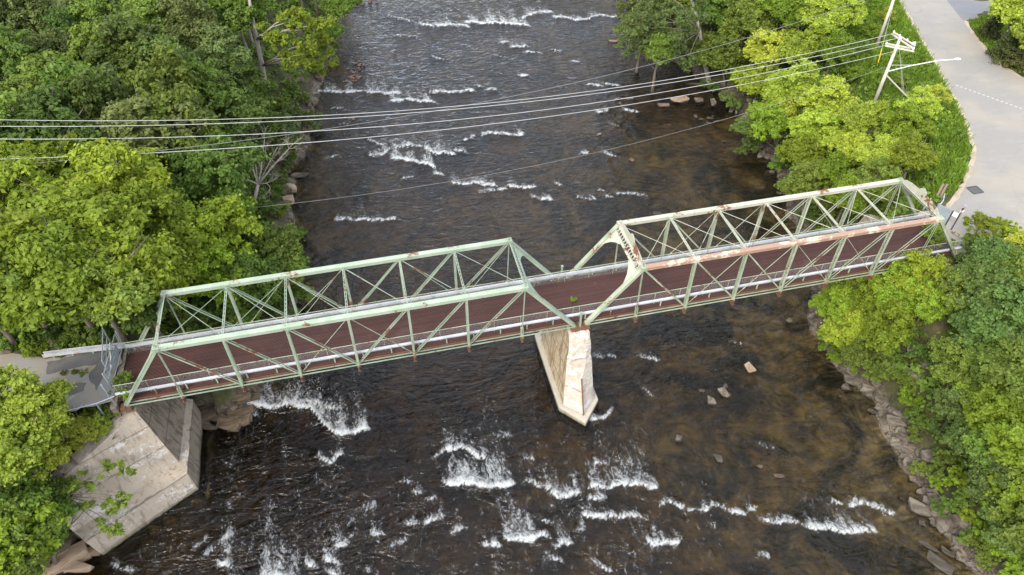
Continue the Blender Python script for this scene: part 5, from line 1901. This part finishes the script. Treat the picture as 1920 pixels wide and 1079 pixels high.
# left shore
for u, v, a, b, c, lb in ((395, 768, 3.6, 1.6, .9, 'brown layered outcrop between the abutment and the white rapid, topmost'), (412, 785, 3.2, 1.5, .8, 'brown layered outcrop beside the dark water by the abutment'), (440, 755, 3.4, 1.3, .8, 'brown outcrop slab directly under the left span edge'),
                          (388, 800, 2.6, 1.3, .7, 'lowest brown outcrop slab touching the abutment footing'), (465, 738, 2.8, 1.1, .6, 'wet brown outcrop tip reaching toward the white rapid'), (418, 745, 3.4, 1.6, 1.0, 'upper brown outcrop shelf tucked beneath the span'),
                          (430, 770, 3.0, 1.1, .6, 'middle brown outcrop layer facing the dark water'), (400, 742, 3.2, 1.6, 1.1, 'shaded brown outcrop block under the deck edge'), (450, 745, 2.4, 1.0, .7, 'thin brown outcrop layer behind the wet tip'), (383, 780, 2.6, 1.6, 1.0, 'brown outcrop block wedged against the abutment'),
                          (100, 1042, 5.0, 1.9, 1.3, 'layered tan ledge at the lower left frame edge, upper'), (130, 1062, 5.0, 1.8, 1.1, 'layered tan ledge at the lower left frame edge, lower'), (75, 1064, 4.2, 2.0, 1.2, 'layered tan ledge in the lower left frame corner'), (165, 1035, 2.6, 1.0, .8, 'tan ledge end just under the wing wall corner'),
                          (150, 1025, 2.2, 1.0, .8, 'tan ledge shelf below the wing wall leaves'), (560, 330, 3.0, 1.4, .5, 'smooth pale shelf sliding into the river near the dead tree'), (542, 345, 2.2, 1.6, 1.4, 'tan layered bank rock right of the dead tree'), (540, 375, 2.2, 1.5, 1.3, 'tan layered bank rock below the smooth pale shelf'),
                          (550, 118, 1.6, 1.6, 1.4, 'grey bank boulder right of the tall pale trunk'), (560, 140, 1.6, 1.2, 1.0, 'smaller grey bank boulder beneath the lime crown'), (590, 175, 1.8, 1.0, .8, 'dark wet rock where the upper left rapid begins'), (555, 205, 2.0, 1.2, .9, 'tan bank rock just above the cables'),
                          (100, 645, 1.6, 1.0, .9, 'grey roadside boulder beside the grassy left road, right of two'), (72, 643, 1.4, .9, .8, 'grey roadside boulder beside the grassy left road, left of two'), (6, 650, 1.8, 1.4, 1.2, 'dark boulder at the left frame edge by the road')):
    rock(u, v, a, b, c, lb, 'rocks of the left bank', slab='led' in lb or 'shel' in lb or 'outcrop' in lb, rz=RR.uniform(-.5, .3), m='rock_brown' if 'outcrop' in lb or 'brown' in lb else ('rock_tan' if 'tan' in lb else 'rock'))
for i in range(40):
    y = RR.choice((RR.uniform(6.5, 14), RR.uniform(28, 80), RR.uniform(28, 60)))
    x = float(np.interp(y, LSH[:, 1], LSH[:, 0])) - RR.uniform(-0.3, 1.6)
    o = link('rock', RR.choice(SLABS))
    o.location = (x, y, gz(x, y) + 0.1)
    o.scale = (RR.uniform(.7, 2.2), RR.uniform(.6, 1.6), RR.uniform(.4, 1.1))
    o.rotation_euler = (RR.uniform(-.2, .2), RR.uniform(-.2, .2), RR.uniform(0, 6.28))
    tag(o, 'brown bank slab along the shaded left waterline beyond the bridge', 'rock', 'slabs along the left waterline')
    o.material_slots[0].link = 'OBJECT'
    o.material_slots[0].material = M['rock_brown']
for i in range(46):
    y = RR.choice((RR.uniform(4, 14), RR.uniform(14, 70), RR.uniform(20, 50)))
    x = float(np.interp(y, RSH[:, 1], RSH[:, 0])) + RR.uniform(-0.6, 1.8)
    o = link('rock', RR.choice(SLABS + BOULDERS))
    o.location = (x, y, max(gz(x, y), WZ) + 0.05)
    o.scale = (RR.uniform(.6, 2.0), RR.uniform(.5, 1.3), RR.uniform(.4, 1.0))
    o.rotation_euler = (RR.uniform(-.2, .2), RR.uniform(-.2, .2), RR.uniform(0, 6.28))
    tag(o, 'grey bank slab along the right waterline beyond the bridge', 'rock', 'slabs along the right waterline')

# ------------------------------------------------------------------ undergrowth and grass
rs = np.random.RandomState(31)


def in_view(x, y, z, m=160):
    u, v = to_px(np.stack([x, y, z], -1))
    return (u > -m) & (u < 1920 + m) & (v > -m) & (v < 1079 + m)


N0 = 100000
x = rs.uniform(-95, 108, N0)
y = rs.uniform(-36, 126, N0)
d, right = shore_d(x, y)
z = ground(x, y)
rd = np.minimum(np.where(inside(x, y, ROAD_R), 0, seg_dist(x, y, ROAD_R, True)), np.where(inside(x, y, ROAD_L), 0, seg_dist(x, y, ROAD_L, True)))
drive = inside(x, y, DRIVE)
keep = (d > 1.4 + 2.0 * rs.rand(N0)) & (rd > 1.0) & ~drive & (z > -9.4) & in_view(x, y, z) & ~((np.abs(y - 3.1) < 4.2) & (np.abs(x) < 41.5)) & ~((x < -36) & (x > -47) & (y < 1) & (y > -8))
verge = keep & right & (rd < 14) & (x > 42) & (y > 5)
lawn = keep & right & (x > 74) & (y > 20)
keep &= ~(lawn) & ~(verge & (rs.rand(N0) < 0.75))
keep &= rs.rand(N0) < np.where(y > 60, 0.5, 0.8)
x, y, z = x[keep], y[keep], z[keep]
print('undergrowth clumps', len(x))
V, F = leaf_cloud(rs, np.stack([x, y, z + 0.25], -1), 0.35 + 0.5 * rs.rand(len(x)), np.full(len(x), 13), 0.42, squash=0.6)
tag(link('undergrowth', np_mesh('undergrowth', V, F, LEAF['mid'])), kind='stuff')


def grass(name, poly, n, h):
    xs = np.array([p[0] for p in poly])
    ys = np.array([p[1] for p in poly])
    x = rs.uniform(xs.min(), xs.max(), n)
    y = rs.uniform(ys.min(), ys.max(), n)
    k = inside(x, y, poly)
    rd = np.where(inside(x, y, ROAD_R), 0, seg_dist(x, y, ROAD_R, True))
    k &= (rd > 0.45 + 0.5 * rs.rand(n)) & ~inside(x, y, DRIVE)
    x, y = x[k], y[k]
    z = ground(x, y)
    n = len(x)
    hh = h * (0.5 + rs.rand(n)) * (0.6 + 0.8 * fbm(x, y, 0.5, 3))
    an = rs.uniform(0, 6.283, n)
    w_ = 0.05 + 0.05 * rs.rand(n)
    le = rs.normal(size=(n, 2)) * 0.35 * hh[:, None]
    dx, dy = np.cos(an) * w_, np.sin(an) * w_
    P = np.stack([x, y, z], -1)
    o = np.zeros(n)
    V = np.stack([P + np.stack([-dx, -dy, o - .03], -1), P + np.stack([dx, dy, o - .03], -1),
                  P + np.stack([dx * .6 + le[:, 0], dy * .6 + le[:, 1], hh], -1), P + np.stack([-dx * .6 + le[:, 0], -dy * .6 + le[:, 1], hh], -1)], 1).reshape(-1, 3)
    F = np.arange(n * 4).reshape(n, 4)
    tag(link(name, np_mesh(name, V, F, LEAF['grass'])), kind='stuff')


grass('grass', [(40, 7), (47, 9), (55, 16), (60, 25), (66, 40), (76, 64), (88, 100), (70, 100), (56, 60), (46, 36), (42, 20)], 150000, 0.55)
grass('grass', [(72, 28), (77, 25), (100, 14), (115, 20), (115, 60), (92, 60), (76.5, 46), (74, 40)], 90000, 0.22)
grass('grass', [(-41, 7), (-50, 8), (-60, 11), (-60, 14), (-48, 12), (-41, 9.5)], 9000, 0.4)
grass('grass', [(-41.2, 0.6), (-52, 2.5), (-60, 4.6), (-60, 0), (-50, -1), (-41.2, -1.0)], 9000, 0.4)

# ------------------------------------------------------------------ poles and cables
pt_ = at(1688, 72, 9.1)
px0, py0 = pt_.x, pt_.y
t = thing('utility_pole', 'silvery wooden utility pole with double crossarms and a long street light arm', 'utility pole', (px0, py0, gz(px0, py0)))
mb = MB()
mb.tube([(px0, py0, gz(px0, py0) - 0.5), (px0, py0, 9.3)], [0.26, 0.17], 10)
joint(mb.build('pole', M['pole_wood'], t, smooth_=True), t)
arms = [((1660, 86), (1714, 97), 8.75), ((1661, 82), (1713, 92), 8.75), ((1677, 62), (1716, 86), 9.0), ((1672, 64), (1710, 90), 9.0)]
for a, b_, zz in arms:
    mb = MB()
    mb.bar(at(*a, zz), at(*b_, zz), 0.13, 0.16)
    joint(mb.build('crossarm', M['pole_wood'], t), t)
for u, v, zz in ((1661, 84, 8.9), (1675, 63, 9.15), (1686, 70, 9.4), (1712, 94, 8.9), (1714, 84, 9.15), (1700, 78, 9.15)):
    mb = MB()
    q = at(u, v, zz)
    mb.tube([q, q + Vector((0, 0, .1)), q + Vector((0, 0, .12)), q + Vector((0, 0, .24)), q + Vector((0, 0, .26)), q + Vector((0, 0, .36))], [.05, .05, .11, .09, .11, .04], 8)
    joint(mb.build('insulator', M['white'], t), t)
q = at(1709, 92, 8.3)
mb = MB()
mb.tube([q, q + Vector((0, 0, .08)), q + Vector((0, 0, .8)), q + Vector((0, 0, .9))], [.2, .27, .27, .12], 12)
joint(mb.build('transformer', M['grey_metal'], t), t)
mb = MB()
a = Vector((px0, py0, 4.6))
c_ = at(1796, 111, 6.4)
dr = c_ - a
mb.tube([a, a + dr * .35 + Vector((0, 0, .25)), a + dr * .7 + Vector((0, 0, .3)), a + dr * .93 + Vector((0, 0, 0.05))], [.07, .06, .055, .05], 7)
mb.tube([a + Vector((0, 0, .9)), a + dr * .35 + Vector((0, 0, .3))], .025, 5)
arm = joint(mb.build('lamp_arm', M['white'], t), t)
mb = MB()
hd = Vector((dr.x, dr.y, 0)).normalized()
mb.tube([c_ - hd * .5, c_ - hd * .3, c_ + hd * .1, c_ + hd * .38], [.06, .13, .15, .05], 8)
joint(mb.build('lamp_head', M['white'], arm), t)
mb = MB()
e = at(1706, 196, -0.5)
mb.tube([Vector((px0, py0, 4.2)), Vector((e.x, e.y, gz(e.x, e.y) - .3))], .10, 7)
joint(mb.build('push_brace', M['pole_wood'], t), t)
for du in (0, 3):
    mb = MB()
    e = at(1689 + du, 196, -0.5)
    mb.tube([Vector((px0 + .1, py0, 8.4)), Vector((e.x, e.y, gz(e.x, e.y)))], .022, 5)
    joint(mb.build('guy_wire', M['wire'], t), t)

b2 = at(1640, 96, 0.2)
t2 = thing('utility_pole', 'bare orange-brown pole without crossarms rising past the top frame edge', 'utility pole', (b2.x, b2.y, gz(b2.x, b2.y)))
mb = MB()
mb.tube([(b2.x, b2.y, gz(b2.x, b2.y) - .4), (b2.x - .15, b2.y, 11)], [.24, .16], 10)
joint(mb.build('pole', M['pole_wood'], t2, smooth_=True), t2)
mb = MB()
e = at(1640, 138, -0.5)
A_ = Vector((b2.x, b2.y, 8))
E_ = Vector((e.x, e.y, gz(e.x, e.y)))
mb.tube([A_, E_], .02, 5)
gw = joint(mb.build('guy_wire', M['wire'], t2), t2)
mb = MB()
mb.tube([E_.lerp(A_, .02), E_.lerp(A_, .28)], .05, 6)
joint(mb.build('guy_guard', M['yellow'], gw), t2)


def cable(name, label, p_right, zl, goals, r, m):
    """sagging wire from p_right to far left, through the photo heights given at two columns"""
    best = None
    tt = np.linspace(0, 1, 60)
    pr = np.array(p_right)
    for vl in range(150, 480, 6):
        pl = np.array(at(-420, vl, zl))
        for sg in np.linspace(0.0, 7.0, 29):
            P = pl + (pr - pl) * tt[:, None]
            P[:, 2] -= 4 * sg * tt * (1 - tt)
            u, v = to_px(P)
            er = sum((np.interp(gu, u, v) - gv) ** 2 for gu, gv in goals)
            if best is None or er < best[0]:
                best = (er, P)
    mb = MB()
    mb.tube([Vector(p) for p in best[1]], r, 5)
    o = mb.build(name, m, smooth_=True)
    tag(o, label, 'cable', 'cables over the river')


cable('power_line', 'uppermost pale power line crossing the river from the crossarm pole', at(1676, 63, 9.45), 17.0, ((0, 225), (560, 216), (1260, 151)), .030, M['wire'])
cable('power_line', 'second pale power line, running just under the uppermost one', at(1687, 71, 9.7), 17.0, ((0, 236), (560, 225.5), (1260, 153)), .030, M['wire'])
cable('power_line', 'third pale power line, spaced apart below the upper pair', at(1661, 85, 9.2), 16.5, ((0, 262), (560, 247), (1260, 171)), .030, M['wire'])
cable('power_line', 'lowest of the four pale power lines, crossing the bright left treetops', Vector((px0, py0, 7.4)), 15.0, ((163, 295), (560, 267), (1260, 185)), .030, M['wire'])
cable('service_cable', 'thin dark cable slanting across the power lines to the bare pole', Vector((b2.x, b2.y, 9.5)), 14.0, ((80, 305), (560, 245), (1260, 113)), .03, M['dark_wire'])
cable('service_cable', 'thin grey cable hanging alone just beyond the bridge truss', Vector((px0, py0, 5.4)), 7.5, ((400, 389), (560, 382), (1200, 290)), .022, M['dark_wire'])

# ------------------------------------------------------------------ bridge ends
def rail_run(mb, pts, z, two=True):
    for i in range(len(pts) - 1):
        a, b = Vector((*pts[i], z)), Vector((*pts[i + 1], z))
        for dz in (.11, -.11) if two else (0,):
            mb.bar(a + Vector((0, 0, dz)), b + Vector((0, 0, dz)), .07, .13)
        mb.bar(a, b, .045, .12)


def rail_thing(label, pts, z=.98, posts=5, wide=False):
    t = thing('guardrail', label, 'guardrail', (*pts[0], PLAT), 'guardrails of the bridge approaches')
    mb = MB()
    rail_run(mb, pts, z)
    if wide:
        rail_run(mb, [(p[0], p[1] + .34) for p in pts], z)
    joint(mb.build('beam', M['rail'], t), t)
    tot = [Vector(p) for p in pts]
    for i in range(posts):
        f = (i + .5) / posts * (len(tot) - 1)
        k = int(f)
        p = tot[k].lerp(tot[k + 1], f - k)
        mb = MB()
        mb.bar((p.x, p.y + .1, PLAT - .3), (p.x, p.y + .1, z + .12), .12, .12, (1, 0, 0))
        joint(mb.build('post', M['grey_metal'], t), t)
    return t


a, b_ = at(80, 668, 1.0), at(150, 659, 1.0)
rail_thing('white beam guardrail along the far side of the broken left road', [(a.x, a.y), (b_.x, b_.y), (-40.68, W - .40)], posts=4, wide=True)
a, b_ = at(112, 774, .95), at(180, 757, .95)
t = thing('pipe_railing', 'thin pale pipe railing half buried in bushes at left road near side', 'railing', (a.x, a.y, PLAT))
mb = MB()
mb.tube([a, b_, (-40.7, 0.3, .95)], .045, 6)
joint(mb.build('pipe', M['rail'], t), t)
for p in (a, b_, Vector((-41, .3, .95))):
    mb = MB()
    mb.bar((p.x, p.y, -1), (p.x, p.y, .95), .08, .08, (1, 0, 0))
    joint(mb.build('post', M['grey_metal'], t), t)
ra = [(40.80, W - .46), (42.4, W + .35), (43.9, W + 1.3), (44.9, W + 2.4)]
rail_thing('short curved grey guardrail bending from the right bridge end toward the road', ra, posts=3)
e = at(1746, 372, 1.2)
rail_thing('pale rail stub pointing up the bank beside the far right truss foot', [(41.0, W + .6), (e.x, e.y)], z=1.05, posts=2)
# short leaning posts by the left gate
q = at(219, 622, 1.2)
mb = MB()
mb.bar((q.x + .3, q.y, PLAT - .3), (q.x - .25, q.y + .3, 1.9), .12, .12, (1, 0, 0))
tag(mb.build('leaning_post', M['rail']), 'pale leaning post behind the left gate beneath the trees', 'post')


def gate_leaf(t, a, b_, h, sheet_m, z0=PLAT + .12, lean=(0, 0)):
    a, b_ = Vector((*a, z0)), Vector((*b_, z0))
    up = Vector((lean[0], lean[1], h))
    fr = MB()
    for p, q in ((a, a + up), (b_, b_ + up), (a, b_), (a + up, b_ + up), (a + up * .5, b_ + up * .5), (a, b_ + up)):
        fr.tube([p, q], .04, 6)
    fo = joint(fr.build('gate_leaf', M['grey_metal'], t), t)
    s = MB()
    s.add([a, b_, b_ + up, a + up], [(0, 1, 2, 3)])
    joint(s.build('mesh_panel', sheet_m, fo), t)
    return fo


t = thing('road_gate', 'battered grey two-leaf mesh gate closing off the left bridge end', 'gate', (-41.4, 3.5, PLAT))
gate_leaf(t, (-41.05, 6.3), (-41.25, 1.9), 1.75, M['wire_mesh'])
gate_leaf(t, (-42.15, 7.0), (-41.65, 3.4), 1.75, M['wire_mesh'])
for p in ((-41.0, 6.5), (-41.3, 1.7), (-42.2, 7.2), (-41.6, 3.2), (-41.2, 0.5)):
    mb = MB()
    mb.tube([(*p, PLAT - .3), (*p, 2.45)], .06, 8)
    joint(mb.build('post', M['grey_metal'], t), t)
for a, b_, z0, z1 in (((-41.13, 5.6), (-41.2, 3.4), 1.0, 1.8),):
    mb = MB()
    mb.bar(Vector((*a, (z0 + z1) / 2)), Vector((*b_, (z0 + z1) / 2)), .03, z1 - z0)
    joint(mb.build('sign_panel', M['grey_metal'], t), t)
mb = MB()
mb.bar((-41.9, 6.4, 1.2), (-41.5, 3.6, .8), .06, .16)
joint(mb.build('cross_bar', M['white'], t), t)
q = at(132, 752, 1.4)
t = thing('road_sign', 'grey back of a square tilted sign among bushes by the left road', 'sign', (q.x, q.y, PLAT))
mb = MB()
mb.bar((q.x - .1, q.y, PLAT - .4), (q.x, q.y, 1.9), .06, .06, (1, 0, 0))
joint(mb.build('post', M['grey_metal'], t), t)
mb = MB()
mb.bar((q.x - .4, q.y - .32, 1.55), (q.x + .36, q.y + .30, 1.65), .03, .75, (0.5, -0.5, .8))
joint(mb.build('sign_panel', M['rail'], t), t)
mb = MB()
mb.bar((q.x + .35, q.y - .55, .75), (q.x + .75, q.y - .1, .85), .03, .5, (0.5, -0.5, .8))
joint(mb.build('sign_panel', M['grey_metal'], t), t)

# closed end on the right
t = thing('road_barrier', 'tall grey sign panel on dark posts blocking the right bridge end', 'barrier', (41.4, 4, PLAT))
mb = MB()
mb.bar((41.0, 5.6, 1.75), (41.8, 4.15, 1.75), .04, 2.0)
joint(mb.build('sign_panel', M['grey_metal'], t), t)
mb = MB()
mb.bar((42.0, 4.3, 2.25), (42.3, 3.8, 2.25), .03, .55)
joint(mb.build('sign_panel', M['white'], t), t)
for p in ((41.0, 5.6), (41.8, 4.15), (42.35, 3.7)):
    mb = MB()
    mb.bar((p[0] - .07, p[1] - .05, PLAT - .2), (p[0] - .07, p[1] - .05, 2.8), .09, .09, (1, 0, 0))
    joint(mb.build('post', M['dark_metal'], t), t)
mb = MB()
mb.bar((41.7, 3.0, .9), (42.6, 0.8, .9), .08, .3)
joint(mb.build('beam', M['cream_green'], t), t)
q = at(1757, 373, PLAT)
t = thing('notice_board', 'tall brown wooden notice board standing on grass beyond the right truss end', 'sign', (q.x, q.y, gz(q.x, q.y)))
mb = MB()
mb.bar((q.x - .32, q.y + .05, 1.45), (q.x + .32, q.y - .12, 1.45), .05, 2.1)
joint(mb.build('board', M['sign_wood'], t), t)
mb = MB()
mb.bar((q.x - .03, q.y - .09, -.2), (q.x - .03, q.y - .09, 2.56), .1, .1, (1, 0, 0))
joint(mb.build('post', M['rusty'], t), t)
# storm drain
q = at(1828, 357, PLAT)
t = thing('storm_drain', 'dark square storm drain grate in the pale road beside the grass edge', 'drain', (q.x, q.y, PLAT))
mb = MB()
for k in range(7):
    mb.bar((q.x - .6, q.y - .48 + .16 * k, PLAT + .03), (q.x + .6, q.y - .48 + .16 * k, PLAT + .03), .09, .03)
joint(mb.build('grate', M['dark_metal'], t), t)
mb = MB()
for a, b_ in (((-.66, -.6), (.66, -.6)), ((-.66, .6), (.66, .6)), ((-.66, -.54), (-.66, .54)), ((.66, -.54), (.66, .54))):
    mb.bar((q.x + a[0], q.y + a[1], PLAT + .03), (q.x + b_[0], q.y + b_[1], PLAT + .03), .12, .05)
joint(mb.build('frame', M['dark_metal'], t), t)

# ------------------------------------------------------------------ the person at the barrier
q = at(1796, 409, PLAT + .03)
P = thing('person', 'person in dark red top, white shorts and pale cap standing behind the barrier', 'person', (q.x, q.y, PLAT + .02))
J = {'pelvis': (0, 0, .93), 'waist': (0, 0, 1.10), 'chest': (0, .01, 1.32), 'neck': (0, 0, 1.48), 'chin': (0, -.02, 1.56), 'skull': (0, -.01, 1.68),
     'shl': (-.17, 0, 1.42), 'ell': (-.25, .03, 1.15), 'wrl': (-.22, -.14, .95), 'hal': (-.21, -.20, .88), 'shr': (.17, 0, 1.42), 'elr': (.25, .03, 1.15), 'wrr': (.22, -.14, .95), 'har': (.21, -.20, .88),
     'hil': (-.10, 0, .88), 'knl': (-.11, -.03, .48), 'anl': (-.11, .02, .09), 'tol': (-.12, -.16, .04), 'hir': (.10, 0, .88), 'knr': (.11, -.03, .48), 'anr': (.11, .02, .09), 'tor': (.12, -.16, .04)}
RAD = dict(pelvis=.14, waist=.12, chest=.15, neck=.055, chin=.075, skull=.095, shl=.065, ell=.045, wrl=.032, hal=.036, shr=.065, elr=.045, wrr=.032, har=.036, hil=.095, knl=.06, anl=.042, tol=.04, hir=.095, knr=.06, anr=.042, tor=.04)
ED = [('pelvis', 'waist'), ('waist', 'chest'), ('chest', 'neck'), ('neck', 'chin'), ('chin', 'skull'), ('chest', 'shl'), ('shl', 'ell'), ('ell', 'wrl'), ('wrl', 'hal'), ('chest', 'shr'), ('shr', 'elr'), ('elr', 'wrr'), ('wrr', 'har'),
      ('pelvis', 'hil'), ('hil', 'knl'), ('knl', 'anl'), ('anl', 'tol'), ('pelvis', 'hir'), ('hir', 'knr'), ('knr', 'anr'), ('anr', 'tor')]


def skin_body(name, joints, edges, grow_, m, parent, hands=False):
    names = list(joints)
    vs = [J[k] for k in names]
    es = [(names.index(a), names.index(b)) for a, b in edges]
    rad = [RAD[k] * grow_ for k in names]
    if hands:
        for s, hk in ((-1, 'hal'), (1, 'har')):
            h = Vector(J[hk])
            for k in range(5):
                off = Vector((s * (.012 if k < 4 else -.02), -.01 + (k - 1.5) * .018 if k < 4 else .03, -.02 if k < 4 else 0))
                i0 = len(vs)
                L = (.07, .08, .075, .06, .05)[k]
                vs += [tuple(h + off), tuple(h + off + Vector((0, -.02, -L * .6))), tuple(h + off + Vector((-s * .01, -.035, -L)))]
                rad += [.010, .009, .008]
                es += [(names.index(hk), i0), (i0, i0 + 1), (i0 + 1, i0 + 2)]
    me = bpy.data.meshes.new(name)
    me.from_pydata(vs, es, [])
    o = link(name, me, parent)
    sk = o.modifiers.new('skin', 'SKIN')
    for i, r in enumerate(rad):
        me.skin_vertices[0].data[i].radius = (r, r)
        me.skin_vertices[0].data[i].use_root = (i == 0)
    o.modifiers.new('sub', 'SUBSURF').levels = 2
    o.modifiers['sub'].render_levels = 2
    me.materials.append(m)
    return o


skin_body('body', J, ED, 1.0, M['skin'], P, True)
skin_body('shirt', ['waist', 'chest', 'shl', 'shr', 'ell', 'elr'], [('waist', 'chest'), ('chest', 'shl'), ('chest', 'shr'), ('shl', 'ell'), ('shr', 'elr')], 1.16, M['navy'], P)
skin_body('shorts', ['pelvis', 'hil', 'hir', 'knl', 'knr'], [('pelvis', 'hil'), ('pelvis', 'hir'), ('hil', 'knl'), ('hir', 'knr')], 1.22, M['shirt'], P)
mb = MB()
mb.tube([(0, -.01, 1.68), (0, -.01, 1.74), (0, -.01, 1.79), (0, -.01, 1.81)], [.118, .116, .075, .02], 14)
mb.add([(-.08, -.11, 1.69), (.08, -.11, 1.69), (.06, -.22, 1.67), (-.06, -.22, 1.67), (-.08, -.11, 1.70), (.08, -.11, 1.70), (.06, -.22, 1.68), (-.06, -.22, 1.68)],
       [(0, 3, 2, 1), (4, 5, 6, 7), (0, 1, 5, 4), (1, 2, 6, 5), (2, 3, 7, 6), (3, 0, 4, 7)])
mb.build('cap', M['cap'], P)
mb = MB()
for s in (-1, 1):
    mb.tube([(s * .035, -.098, 1.655), (s * .035, -.106, 1.655)], .011, 8)
mb.tube([(0, -.1, 1.645), (0, -.125, 1.62), (0, -.1, 1.612)], [.01, .016, .01], 6)
mb.bar((-.028, -.098, 1.585), (.028, -.098, 1.585), .012, .012)
mb.build('face', M['dark_metal'], P)
P.rotation_euler = (0, 0, 0.5)

# trees and bushes that share a description: tell them apart by their order in the photo
ORD = ['first', 'second', 'third', 'fourth', 'fifth', 'sixth', 'seventh', 'eighth', 'ninth', 'tenth']
for lb, os_ in SEEN.items():
    n = len(os_)
    if n < 2:
        continue
    us, vs = [o[1] for o in os_], [o[2] for o in os_]
    hz = max(us) - min(us) >= max(vs) - min(vs)
    os_.sort(key=lambda o: o[1] if hz else o[2])
    for k, (o, u, v) in enumerate(os_):
        if n == 2:
            pre = ('left', 'right')[k] if hz else ('upper', 'lower')[k]
        elif k in (0, n - 1):
            pre = ('leftmost', 'rightmost')[k > 0] if hz else ('topmost', 'lowest')[k > 0]
        else:
            pre = ORD[min(k, 9)] + (' from left' if hz else ' from top')
            lb = lb.replace('thinly ', '').replace('well ', '')
        o['label'] = pre + ' ' + (lb.replace('a little ', '') if len((pre + ' ' + lb).split()) > 16 else lb)
